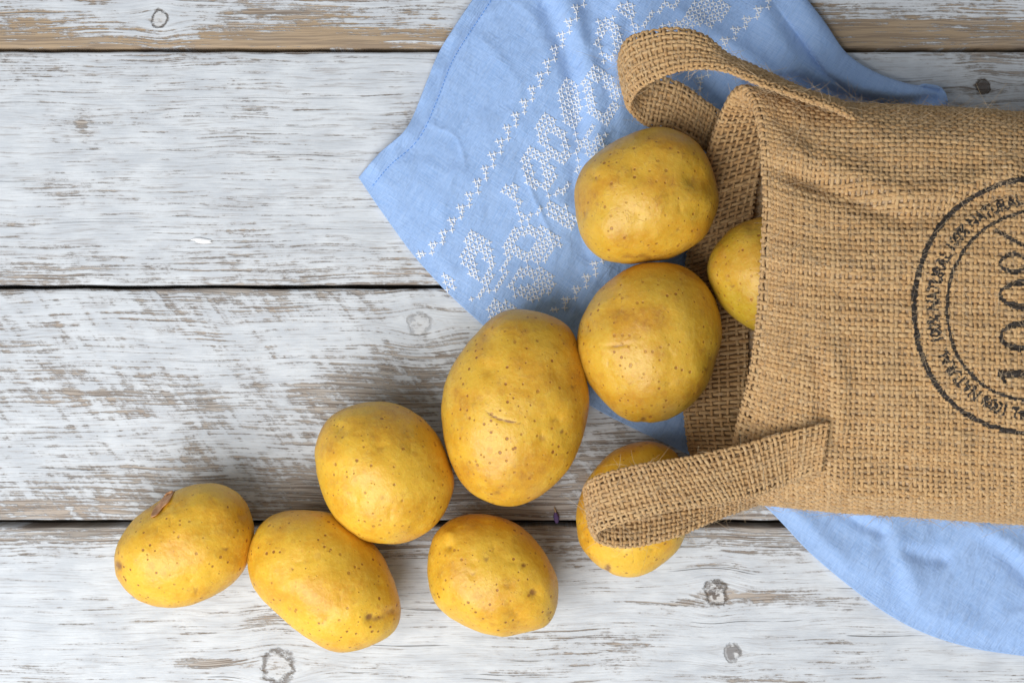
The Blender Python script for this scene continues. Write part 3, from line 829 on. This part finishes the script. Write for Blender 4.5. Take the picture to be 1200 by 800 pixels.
def build_bag():
    bag = tag(empty('jute_bag', P(1120, 370, 0.0)), 'brown woven jute bag lying on its side with a round black stamp', 'bag')
    inv = -np.array(bag.location)
    def part(name, V, F, mat, **kw):
        return mesh(name, np.asarray(V) + inv, F, mat, bag, **kw)
    G, length, girth = bag_grid()
    G, N = bag_wrinkles(G)
    sf = Surf(G, True); 
    if sf.N[90, 100, 2] < 0: sf.N = -sf.N
    pitch = 0.00225; pitch_v = 0.00252
    nu = int(girth / pitch / 2) * 2; nv = int(length / pitch_v)
    Z = G[..., 2:3]; XP = to_px(G)[0][..., None]
    both = np.concatenate([Z, XP, sf.N[..., 2:3]], -1)
    def vis(u, v):
        q = sf._s(both, u, v)
        return (q[..., 1] < 960) | (q[..., 0] > 0.014)
    light, dark = (0.66, 0.42, 0.19), (0.42, 0.228, 0.082)
    mj = jute_material('jute_weave', light, dark, printed=True)
    mh = jute_material('jute_strap', (0.66, 0.42, 0.19), (0.42, 0.228, 0.082))
    V, F, UV, TI, HO = weave(sf, nu, nv, pitch, vis, seg=4, sides=6, seed=3)
    img, res, ext = stamp_bitmap()
    # stamp lies in the plane of the bag's top face (height 77 mm)
    kz = S * (D - 0.077) / D
    sx = V[:, 0] / kz + 600 - 1218.5; sy = 400 - V[:, 1] / kz - 359.5
    sx = sx + 0.7 * noise(V[:, 0] * 300, V[:, 1] * 300, seed=91); sy = sy + 0.7 * noise(V[:, 0] * 300, V[:, 1] * 300, seed=92)
    ii = ((sx + ext) / res).astype(int); jj = ((sy + ext) / res).astype(int)
    ok = (ii >= 0) & (ii < img.shape[1]) & (jj >= 0) & (jj < img.shape[0]) & (V[:, 2] > 0.05)
    ink = np.zeros(len(V)); ink[ok] = img[jj[ok], ii[ok]]
    ink *= np.where(HO < -0.8 * pitch * 0.25, 0.9, 1.0)
    body = part('body', V, F, mj, attrs={'tint': TI, 'ink': ink}, uv=UV)
    tag(body, 'jute cloth with a round black stamp reading 100% natural', kind='stuff')
    # lining: thin greyish film glued inside
    T = NT('bag_lining'); lc = T.noise(T.coord(), 120, 4)
    ml = T.set(Base_Color=T.mix(lc, (0.46, 0.31, 0.17), (0.60, 0.44, 0.28)), Roughness=0.55, Normal=T.bump(T.noise(T.coord(), 350, 3), 0.0012, 0.6))
    Gl = G - sf.N * 0.0008
    nvl = G.shape[1]
    Vl = Gl[:, 4:].reshape(-1, 3); Fl = gridfaces(G.shape[0], nvl - 4, True)
    cap = Gl[:, -1].mean(0); k0 = len(Vl); nvv = nvl - 4
    Vl = np.vstack([Vl, Gl[:, -1] * 0.5 + cap * 0.5, cap[None] + np.zeros((G.shape[0], 3))])
    a = np.arange(G.shape[0]); b = (a + 1) % G.shape[0]
    Fl = np.vstack([Fl, np.stack([a * nvv + nvv - 1, b * nvv + nvv - 1, k0 + b, k0 + a], 1)])
    Vl = np.vstack([Vl[:k0 + G.shape[0]], cap[None]])
    lin = part('lining', Vl, Fl, ml)
    me = lin.data
    import bmesh
    bm = bmesh.new(); bm.from_mesh(me); bm.verts.ensure_lookup_table()
    c = bm.verts[len(bm.verts) - 1]
    for x, y in zip(a, b): bm.faces.new((bm.verts[k0 + x], bm.verts[k0 + y], c))
    bm.to_mesh(me); bm.free()
    # hem: cloth turned in round the mouth
    hemlen = 0.0205; step = length / (G.shape[1] - 1)
    nh = int(hemlen / step) + 1
    rows = []
    for t in np.linspace(0, math.pi, 7)[:-1]:
        off = -0.0022 * (1 - math.cos(t)); out = 0.0024 * math.sin(t)
        T0 = G[:, 0] - G[:, 2]; T0 /= np.linalg.norm(T0, axis=1, keepdims=True)
        rows.append(G[:, 0] + sf.N[:, 0] * off + T0 * out)
    for j in range(nh):
        puff = 0.0044 + 0.0004 * math.sin(math.pi * j / (nh - 1))
        rows.append(G[:, j] - sf.N[:, j] * puff)
    H = np.stack(rows, 1)
    # even spacing along v
    d = np.linalg.norm(np.diff(H, axis=1), axis=2).mean(0); s = np.r_[0, np.cumsum(d)]
    tt = np.interp(np.linspace(0, s[-1], 60), s, np.arange(len(s))); i = np.minimum(np.floor(tt).astype(int), len(s) - 2); f = (tt - i)[None, :, None]
    H = H[:, i] * (1 - f) + H[:, i + 1] * f
    hb = Surf(H, True); Nb = hb.N if hb.N[90, 40, 2] < 0 else -hb.N
    T = NT('hem_ply'); mply = T.set(Base_Color=T.mix(T.noise(T.coord(), 500, 3), (0.34, 0.20, 0.085), (0.48, 0.30, 0.14)), Roughness=0.9)
    hem_ply = (H - Nb * 0.0009)[:, 6:]
    hs = Surf(H, True)
    if hs.N[90, 40, 2] > 0: hs.N = -hs.N                   # inner face points into the bag
    V, F, UV, TI, HO = weave(hs, nu, int(s[-1] / pitch_v), pitch, None, seg=4, sides=6, seed=5, wv=0.38, wu=0.34)
    hem = part('hem', V, F, mh, attrs={'tint': TI}, uv=UV); tag(hem, 'turned-in jute hem round the open mouth', kind='stuff')
    mesh('ply', hem_ply.reshape(-1, 3) + inv, gridfaces(hem_ply.shape[0], hem_ply.shape[1], True), mply, hem)
    # straps
    near1 = [(972, 496, 77), (945, 502, 77), (915, 509, 76), (870, 522, 77), (807, 536, 82), (750, 545, 86), (708, 556, 84), (689, 566, 75), (692, 572, 63), (735, 576, 55), (785, 574, 53), (820, 574, 53), (850, 574, 54), (880, 570, 53), (910, 560, 48)]
    near2 = [(963, 551, 67), (938, 559, 62), (921, 566, 60), (884, 580, 65), (842, 588, 72), (774, 600, 79), (724, 613, 79), (699, 623, 73), (704, 635, 66), (738, 640, 63), (785, 630, 60), (820, 616, 53), (850, 603, 43), (880, 592, 33), (910, 578, 26)]
    far1 = [(1022, 142, 44), (985, 121, 50), (942, 107, 53), (905, 90, 56), (880, 78, 58), (852, 65, 60), (825, 42, 62), (790, 34, 62), (758, 38, 58), (737, 46, 51), (728, 62, 43), (729, 80, 35), (745, 92, 29), (772, 90, 27), (800, 100, 25), (822, 116, 23), (848, 134, 17), (885, 150, 9)]
    far2 = [(1018, 152, 60), (985, 130, 68), (942, 115, 70), (897, 100, 72), (872, 90, 72), (850, 82, 70), (820, 80, 68), (792, 84, 66), (770, 92, 61), (752, 102, 54), (743, 112, 46), (738, 125, 38), (745, 137, 31), (760, 147, 28), (785, 152, 26), (808, 164, 23), (832, 178, 13), (872, 198, 3.0)]
    straps = []
    for k, (e1, e2, lab) in enumerate(((near1, near2, 'strap handle looping over a potato'), (far1, far2, 'strap handle looping over the blue cloth'))):
        g, L, wd = handle_grid(e1, e2)
        hs = closed_outward(g)
        n_u = int(2 * (wd + 0.002) / 0.0021 / 2) * 2
        V, F, UV, TI, HO = weave(hs, n_u, int(L / pitch), pitch, None, seg=5, sides=6, seed=11 + k, wv=0.335, wu=0.335, av=0.17, au=0.17)
        o = part('handle', V, F, mh, attrs={'tint': TI}, uv=UV); tag(o, lab, kind='stuff')
        # inner ply keeps the strap opaque
        gi = g.mean(0, keepdims=True) + (g - g.mean(0, keepdims=True)) * 0.72
        T = NT('strap_core_%d' % k); mc = T.set(Base_Color=T.mix(T.noise(T.coord(), 500, 3), (0.42, 0.25, 0.10), (0.56, 0.36, 0.17)), Roughness=0.9)
        ci = mesh('core', gi.reshape(-1, 3) + inv, gridfaces(g.shape[0], g.shape[1], True), mc, o)
        straps.append(hs)
    V, F = fibres([(sf, 4200, lambda u, v: (sf._s(both, u, v)[..., 1] < 1215) & (sf._s(both, u, v)[..., 0] > 0.03)), (straps[0], 800, None), (straps[1], 800, None)], 0, 9)
    T = NT('loose_fibre'); mf = T.set(Base_Color=T.mix(T.noise(T.coord(), 200, 2), (0.50, 0.35, 0.19), (0.68, 0.54, 0.36)), Roughness=0.7)
    tag(part('loose_fibres', V, F, mf), kind='stuff')
build_bag()

# ------------------------------------------------------------------ potatoes
def potato_material(name, seed, brightness, dirt, net, freck, green):
    T = NT(name)
    c = T.coord('Object')
    off = T.new('ShaderNodeVectorMath', operation='ADD'); T._in(off.inputs[0], c); off.inputs[1].default_value = (seed * 1.7, seed * 0.9, seed * 2.3)
    p = off.outputs[0]
    n1 = T.noise(p, 55, 4, 0.6); n2 = T.noise(p, 190, 4, 0.6); n3 = T.noise(p, 700, 3, 0.6); n0 = T.noise(p, 22, 3, 0.55)
    y1 = (0.74 * brightness, 0.445 * brightness, 0.040); y2 = (0.64 * brightness, 0.325 * brightness, 0.020); y3 = (0.77 * brightness, 0.52 * brightness, 0.085)
    col = T.mix(T.ramp(n1, 0.35, 0.68), y1, y2)
    col = T.mix(T.mul(T.ramp(n2, 0.5, 0.75), 0.5), col, y3)
    col = T.mix(T.mul(T.ramp(n0, 0.50 - 0.14 * green, 0.72 - 0.10 * green), green), col, (0.44, 0.31, 0.02))
    col = T.mix(T.mul(T.ramp(n3, 0.48, 0.70), 0.35), col, y3)
    col = T.mix(T.mul(T.ramp(n3, 0.46, 0.30), 0.30), col, y2)
    # thin brown russet film in patches and a fine net of lines
    film = T.mul(T.ramp(T.add(n1, T.mul(T.sub(n2, 0.5), 0.6)), 0.52, 0.76), T.math('MULTIPLY', 0.9, dirt))
    fine = T.noise(p, 420, 4, 0.65)
    film = T.mul(film, T.ramp(fine, 0.36, 0.62, 0.25, 1.0))
    col = T.mix(film, col, (0.43, 0.19, 0.022))
    vd, _ = T.voro(T.vmul(p, (1, 1, 1)), 150, 'DISTANCE_TO_EDGE')
    wv = T.noise(p, 260, 2, 0.5, col=True)
    pw = T.new('ShaderNodeVectorMath', operation='MULTIPLY_ADD'); T._in(pw.inputs[0], wv); pw.inputs[1].default_value = (0.006,) * 3; T._in(pw.inputs[2], p)
    vd2, _ = T.voro(pw.outputs[0], 170, 'DISTANCE_TO_EDGE')
    netl = T.mul(T.mul(T.ramp(vd2, 0.0, 0.05, 1.0, 0.0), T.ramp(n2, 0.46, 0.66)), net)
    col = T.mix(netl, col, (0.34, 0.145, 0.03))
    # lenticels
    clus = T.ramp(T.noise(p, 75, 2, 0.5), 0.38, 0.58, 0.60, 1.0)
    def dots(scale, rad, keep, amt, colr, col):
        d, nd = T.voro(p, scale, 'F1', 1.0)
        sepc = T.new('ShaderNodeSeparateColor'); T.l.new(nd.outputs['Color'], sepc.inputs[0])
        r = T.mul(T.ramp(sepc.outputs[0], keep, 1.0, 0.0, 1.0, smooth=False), rad)
        r = T.add(r, T.mul(T.math('GREATER_THAN', sepc.outputs[0], keep), rad * 0.55))
        dd = T.add(d, T.mul(T.sub(n3, 0.5), rad * 0.7))
        m = T.ramp(T.sub(dd, r), -rad * 0.35, rad * 0.25, 1.0, 0.0)
        m = T.mul(T.mul(m, clus), T.math('GREATER_THAN', sepc.outputs[0], keep))
        return T.mix(T.mul(m, amt), col, colr), m
    col, m0 = dots(190, 0.24, 0.5, 0.28 * freck, (0.52, 0.24, 0.03), col)
    col, m1 = dots(300, 0.155, 0.22, min(0.80 * freck, 0.88), (0.30, 0.105, 0.018), col)
    col, m2 = dots(520, 0.15, 0.55, 0.5 * freck, (0.40, 0.17, 0.025), col)
    scar = T.attr('scar')
    sc = T.ramp(T.add(scar, T.mul(T.mul(T.sub(n2, 0.5), scar), 1.9)), 0.22, 0.85)
    col = T.mix(T.mul(sc, 0.85), col, (0.23, 0.09, 0.025))
    h = T.add(T.mul(n2, 0.5), T.mul(n3, 0.16)); h = T.sub(h, T.mul(m1, 0.25)); h = T.add(h, T.mul(netl, 0.12))
    nrm = T.bump(h, 0.0013, 0.65)
    rough = T.add(T.mul(n2, 0.26), 0.30)
    return T.set(Base_Color=col, Roughness=rough, Normal=nrm, Specular_IOR_Level=0.5, Subsurface_Weight=0.18,
                 Subsurface_Radius=(0.006, 0.003, 0.0008), Subsurface_Scale=0.6)

def cube_sphere(n):
    lin = np.tan(np.linspace(-np.pi / 4, np.pi / 4, n + 1))
    a, b = np.meshgrid(lin, lin, indexing='ij'); o = np.ones_like(a)
    faces = [(o, a, b), (-o, -a, b), (-a, o, b), (a, -o, b), (a, b, o), (b, a, -o)]
    V = np.concatenate([np.stack(f, -1).reshape(-1, 3) for f in faces])
    V /= np.linalg.norm(V, axis=1, keepdims=True)
    F = np.concatenate([gridfaces(n + 1, n + 1) + k * (n + 1)**2 for k in range(6)])
    key = np.round(V * 1e5).astype(np.int64); _, idx, inv_ = np.unique(key, axis=0, return_index=True, return_inverse=True)
    return V[idx], inv_.ravel()[F]
CS_V, CS_F = cube_sphere(72)

def build_potato(outline, z0, hz, seed, mat, label, feats=(), lump=1.0, boxy=0.95):
    """outline in photo px seen from above; rests at z0 (m); half height hz (m)"""
    zc = z0 + hz
    o = np.array(outline, float)
    c = o.mean(0)
    c = np.array([(o[:, 0].max() + o[:, 0].min()) / 2, (o[:, 1].max() + o[:, 1].min()) / 2])
    oc = resample(catmull(o, 600, closed=True), 720, closed=True)
    ph = np.arctan2(-(oc[:, 1] - c[1]), oc[:, 0] - c[0]); rr = np.hypot(*(oc - c).T)
    order = np.argsort(ph); ph, rr = ph[order], rr[order]
    ph = np.r_[ph[-60:] - 2 * np.pi, ph, ph[:60] + 2 * np.pi]; rr = np.r_[rr[-60:], rr, rr[:60]]
    rr = np.convolve(np.pad(rr, 12, 'edge'), np.ones(25) / 25, 'valid')
    d = CS_V
    phi = np.arctan2(d[:, 1], d[:, 0]); rho = np.hypot(d[:, 0], d[:, 1])
    k = S * (D - zc) / D
    R = np.interp(phi, ph, rr) * k
    rb = rho**boxy
    # below the middle the outline is rounder
    x = np.cos(phi) * R * rb; y = np.sin(phi) * R * rb
    zz = np.sign(d[:, 2]) * np.abs(d[:, 2])**boxy * hz
    # the thick end stands higher
    tilt = 0.06 * noise(seed * 3.1, 1.0, seed=2)
    p = np.stack([x, y, zz], 1)
    n = p / np.array([R.mean(), R.mean(), hz])**2; n /= np.linalg.norm(n, axis=1, keepdims=True)
    up = np.clip(d[:, 2] * 1.5, 0, 1)
    disp = 0.0015 * lump * noise(p[:, 0] * 45 + seed, p[:, 1] * 45, p[:, 2] * 45, seed=5, octaves=2) * (0.35 + 0.65 * up) \
        + 0.00022 * noise(p[:, 0] * 220 + seed, p[:, 1] * 220, p[:, 2] * 220, seed=8, octaves=3)
    px = c[0] + p[:, 0] / (S * (D - zc - p[:, 2]) / D); py = c[1] - p[:, 1] / (S * (D - zc - p[:, 2]) / D)
    # centre sits at photo pixel c at height zc; shift towards higher points is handled by adding the world centre
    cw = P(c[0], c[1], zc)
    wx = cw[0] + p[:, 0]; wy = cw[1] + p[:, 1]; wz = zc + p[:, 2]
    px, py = to_px(np.stack([wx, wy, wz], 1))
    scar = np.zeros(len(p))
    rr_ = random.Random(seed * 31)
    extra = []
    for q in range(9):                                     # shallow eyes with a faint brow
        t = rr_.uniform(0, 2 * math.pi); f = rr_.uniform(0.25, 0.93); R0 = float(np.interp(t if t < math.pi else t - 2 * math.pi, ph, rr))
        ex, ey = c[0] + math.cos(t) * R0 * f, c[1] - math.sin(t) * R0 * f
        L = rr_.uniform(3, 8); b = rr_.uniform(0, math.pi)
        extra.append(('crease', [(ex - math.cos(b) * L, ey - math.sin(b) * L), (ex, ey + 1.5), (ex + math.cos(b) * L, ey - math.sin(b) * L)], rr_.uniform(2.5, 4), rr_.uniform(0.15, 0.4), rr_.uniform(0.25, 0.6)))
        extra.append(('dent', [(ex, ey)], rr_.uniform(10, 18), rr_.uniform(0.2, 0.7), 0.0))
    for f in list(feats) + extra:
        kind, pts, wd, dep, sc = f
        dd = segdist(px, py, pts) if len(pts) > 1 else np.hypot(px - pts[0][0], py - pts[0][1])
        if kind == 'crease':                               # fades out at both ends
            a0, a1 = np.array(pts[0]), np.array(pts[-1]); ax = a1 - a0
            tt = np.clip(((px - a0[0]) * ax[0] + (py - a0[1]) * ax[1]) / (ax @ ax), 0, 1)
            taper = np.sin(np.pi * (0.06 + 0.88 * tt))
        else: taper = 1.0
        e = np.exp(-(dd / wd)**2) * (d[:, 2] > -0.1) * taper
        disp -= dep / 1000 * e
        if kind == 'crease': disp += dep / 1000 * 0.12 * np.exp(-((dd - wd * 1.9) / wd)**2) * (d[:, 2] > -0.1)
        scar = np.maximum(scar, sc * np.exp(-(dd / (wd * 0.85))**2) * (d[:, 2] > -0.1) * taper)
    p = p + n * disp[:, None]
    lo = p[:, 2].min()
    ob = mesh('potato', p - [0, 0, lo], CS_F, mat, attrs={'scar': scar})
    ob.location = (cw[0], cw[1], z0)
    tag(ob, label, 'potato', 'potatoes spilling out of the jute bag')
    return ob

def zo(pts, x0, y0, s): return [(x0 + x / s, y0 + y / s) for x, y in pts]
O1 = zo([(450, 78), (560, 110), (640, 170), (700, 270), (730, 400), (715, 490), (660, 590), (580, 650), (500, 690), (380, 712), (290, 715), (180, 690), (120, 640), (75, 560), (52, 420), (60, 330), (90, 260), (150, 200), (230, 145), (330, 105)], 660, 130, 4)
O2 = zo([(350, 28), (470, 40), (560, 90), (630, 180), (668, 320), (655, 430), (610, 560), (530, 660), (430, 725), (330, 743), (230, 720), (140, 650), (70, 560), (30, 460), (22, 370), (45, 280), (110, 170), (190, 95), (270, 45)], 670, 300, 3.81)
O3 = [(829, 322), (832, 300), (842, 284), (862, 265), (885, 256), (910, 253), (940, 262), (962, 284), (972, 315), (966, 348), (946, 374), (918, 388), (890, 389), (862, 373), (842, 352)]
O4 = zo([(770, 40), (880, 60), (950, 110), (985, 200), (1010, 300), (1017, 370), (1000, 470), (960, 580), (900, 660), (830, 715), (750, 742), (680, 738), (600, 700), (540, 630), (500, 530), (484, 420), (492, 330), (520, 250), (580, 160), (650, 85), (700, 50)], 360, 350, 3.077)
O5 = zo([(30, 570), (40, 500), (80, 430), (150, 390), (230, 372), (320, 380), (400, 420), (450, 470), (490, 530), (530, 640), (520, 710), (480, 790), (420, 845), (350, 875), (277, 880), (190, 860), (110, 800), (55, 700)], 360, 350, 3.077)
O6 = zo([(48, 400), (60, 310), (110, 230), (190, 165), (280, 110), (390, 83), (470, 100), (530, 150), (560, 220), (568, 280), (550, 370), (510, 440), (430, 500), (340, 535), (250, 545), (160, 525), (90, 470)], 120, 540, 3.2)
O7 = zo([(545, 370), (565, 290), (610, 220), (690, 188), (770, 185), (870, 200), (950, 250), (1030, 330), (1080, 420), (1118, 540), (1105, 620), (1050, 670), (960, 705), (880, 712), (810, 685), (720, 620), (640, 550), (570, 470)], 120, 540, 3.2)
O8 = zo([(90, 380), (98, 300), (130, 210), (200, 140), (280, 105), (370, 98), (460, 110), (570, 160), (660, 240), (730, 340), (770, 430), (777, 500), (760, 600), (710, 670), (640, 695), (560, 715), (480, 730), (380, 710), (300, 680), (200, 630), (130, 560), (100, 470)], 480, 580, 4.445)
O9 = zo([(52, 520), (55, 450), (90, 350), (150, 270), (220, 215), (320, 190), (400, 205), (450, 245), (485, 340), (492, 450), (470, 570), (420, 640), (350, 690), (270, 717), (180, 700), (110, 650), (65, 590)], 660, 460, 3.333)

# name: material(seed, hue, dirt, net, freckles, green); upper skins dimmed, part of their shade put in the colour
build_potato(O1, 0.0026, 0.0290, 1, potato_material('potato_skin_a', 1, 0.90, 0.85, 0.50, 0.95, 0.12),
             'netted yellow potato beside the far strap of the jute bag', [
                 ('dent', [(816, 211)], 12, 1.6, 0.5), ('dent', [(816, 211)], 26, 1.2, 0.0), ('crease', [(758, 246), (775, 229), (795, 223)], 2.0, 0.25, 0.40), ('dent', [(730, 300), (760, 303)], 6, 0.5, 0.55)], 1.3)
build_potato(O2, 0.0026, 0.0300, 2, potato_material('potato_skin_b', 2, 0.89, 0.9, 0.28, 1.0, 0.18),
             'large round yellow potato in front of the open bag mouth with a short pale crease', [
                 ('crease', [(705, 405), (722, 406), (742, 402)], 2.3, 0.4, 0.6), ('dent', [(754, 492)], 6, 0.7, 0.6)], 1.0)
build_potato(O3, 0.0095, 0.0265, 3, potato_material('potato_skin_c', 3, 0.82, 0.8, 0.35, 1.3, 0.8),
             'greenish yellow potato half hidden inside the mouth of the jute bag', [], 1.0)
build_potato(O4, 0.0, 0.0300, 4, potato_material('potato_skin_d', 4, 0.96, 0.75, 0.32, 1.2, 0.25),
             'largest oval yellow potato with a smile-shaped crease in its skin', [
                 ('crease', [(567, 479), (576, 487), (590, 493), (616, 497)], 1.9, 0.4, 1.2), ('dent', [(573, 432)], 9, 1.0, 0.25), ('dent', [(636, 515)], 8, 0.4, 0.5), ('dent', [(583, 578)], 8, 0.6, 0.45), ('dent', [(659, 506)], 4, 0.2, 0.7)], 1.1)
build_potato(O5, 0.0, 0.0285, 5, potato_material('potato_skin_e', 5, 1.03, 0.55, 0.28, 1.0, 0.15),
             'round yellow potato touching the left side of the largest oval potato', [
                 ('dent', [(400, 503)], 10, 0.6, 0.4), ('dent', [(448, 582)], 7, 0.3, 0.45)], 1.1)
build_potato(O6, 0.0, 0.0255, 6, potato_material('potato_skin_f', 6, 1.06, 0.35, 0.1, 1.1, 0.15),
             'yellow potato with a torn brown flap of skin at the end of the spilled row', [
                 ('dent', [(184, 594)], 9, 1.0, 0.6), ('dent', [(139, 662)], 9, 0.6, 0.7)], 1.0)
build_potato(O7, 0.0, 0.0265, 7, potato_material('potato_skin_g', 7, 1.08, 0.28, 0.08, 1.1, 0.35),
             'smooth oblong yellow potato with brown eyes at one end', [
                 ('dent', [(434, 724)], 7, 0.9, 0.85), ('dent', [(440, 727), (452, 723), (460, 717)], 7.5, 0.8, 0.55), ('dent', [(445, 722)], 16, 0.9, 0.3), ('dent', [(303, 652)], 8, 0.4, 0.3)], 0.8)
build_potato(O8, 0.0, 0.0250, 8, potato_material('potato_skin_h', 8, 1.03, 0.6, 0.32, 1.1, 0.15),
             'small egg-shaped yellow potato with one dark round spot and a dimpled end', [
                 ('dent', [(625, 694)], 6.5, 0.9, 0.8), ('dent', [(624, 696)], 12, 0.6, 0.35), ('dent', [(613, 662)], 4, 0.5, 0.85), ('dent', [(527, 641)], 5, 1.3, 0.6), ('dent', [(529, 628)], 6, -1.3, 0.0), ('dent', [(643, 718)], 7, 0.4, 0.5)], 1.2)
build_potato(O9, 0.0, 0.0250, 9, potato_material('potato_skin_i', 9, 1.03, 0.4, 0.12, 0.9, 0.1),
             'yellow potato partly covered by the near strap of the jute bag', [
                 ('dent', [(712, 666)], 6, 0.7, 0.95), ('dent', [(688, 632)], 6, 0.4, 0.5)], 1.0)

# ------------------------------------------------------------------ torn skin flap on the end potato
def build_flap():
    pot = [o for o in COL.objects if o.name.startswith('potato') and 'torn' in o.get('label', '')][0]
    T = NT('dry_skin'); n = T.noise(T.coord(), 400, 4, 0.6)
    m = T.set(Base_Color=T.mix(T.ramp(n, 0.3, 0.7), (0.40, 0.17, 0.06), (0.62, 0.33, 0.15)), Roughness=0.55)
    dg = bpy.context.evaluated_depsgraph_get(); dg.update()
    n_u, n_v = 16, 9
    V = []
    zc = pot.location.z + 0.0255
    A = np.array([197, 578.0]); B = np.array([176, 606.0])
    for i in range(n_u):
        u = i / (n_u - 1)
        ax = A + (B - A) * u; nrm2 = np.array([-(B - A)[1], (B - A)[0]]) / np.linalg.norm(B - A)
        wd = 5.6 * math.sin(math.pi * min(max(0.08 + 0.9 * u, 0), 1))**0.8 * (1 + 0.25 * math.sin(u * 9))
        for j in range(n_v):
            v = j / (n_v - 1) * 2 - 1
            q = ax + nrm2 * v * wd
            zt = 0.043
            o = P(q[0], q[1], zt)
            # drop on to the potato
            origin = Vector(o) + Vector((0, 0, 0.05)); di = Vector((0, 0, -1))
            hit, loc, no, idx = pot.ray_cast(origin - pot.location, di)
            zz = (loc.z + pot.location.z) if hit else 0.03
            lift = 0.0004 + 0.0016 * max(0, -v)**1.5 * math.sin(math.pi * u)
            V.append((o[0], o[1], zz + lift))
    o = mesh('skin_flap', np.array(V) - np.array(pot.location), gridfaces(n_u, n_v), m, pot)
    sd = o.modifiers.new('thickness', 'SOLIDIFY'); sd.thickness = 0.00025
    tag(o, 'torn brown flap of dry skin')
build_flap()

# ------------------------------------------------------------------ dried flower bud in the joint between the boards
def build_bud():
    b = tag(empty('dried_flower_bud', P(651, 605, 0.0)), 'tiny dried purple lavender bud beside the joint between boards', 'flower bud')
    T = NT('dried_petal'); n = T.noise(T.coord(), 900, 3)
    m = T.set(Base_Color=T.mix(n, (0.07, 0.04, 0.16), (0.20, 0.13, 0.33)), Roughness=0.7)
    ns, nr = 12, 12
    V = []
    for i in range(nr):
        t = i / (nr - 1); r = 0.0013 * (math.sin(math.pi * (0.06 + 0.86 * t))**0.7)
        for j in range(ns):
            a = 2 * math.pi * j / ns; rr = r * (1 + 0.16 * math.cos(5 * a + t * 2))
            V.append((rr * math.cos(a) + 0.0006 * t, 0.0022 - 0.0052 * t, 0.00125 + 0.9 * rr * math.sin(a)))
    F = gridfaces(ns, nr, True)
    V = np.array(V).reshape(nr, ns, 3).transpose(1, 0, 2)
    mesh('petal_tube', V, F, m, b)
    T = NT('dried_stalk'); m2 = T.set(Base_Color=T.mix(T.noise(T.coord(), 900, 2), (0.35, 0.22, 0.10), (0.5, 0.34, 0.18)), Roughness=0.8)
    V = []
    for i in range(5):
        t = i / 4
        for j in range(6):
            a = 2 * math.pi * j / 6; r = 0.00028 * (1 + 0.8 * (1 - t))
            V.append((r * math.cos(a) - 0.0007 * t * t, 0.0019 + 0.0024 * t, 0.0012 + r * math.sin(a) + 0.0002 * t))
    mesh('stalk', np.array(V).reshape(5, 6, 3).transpose(1, 0, 2), gridfaces(6, 5, True), m2, b)
build_bud()
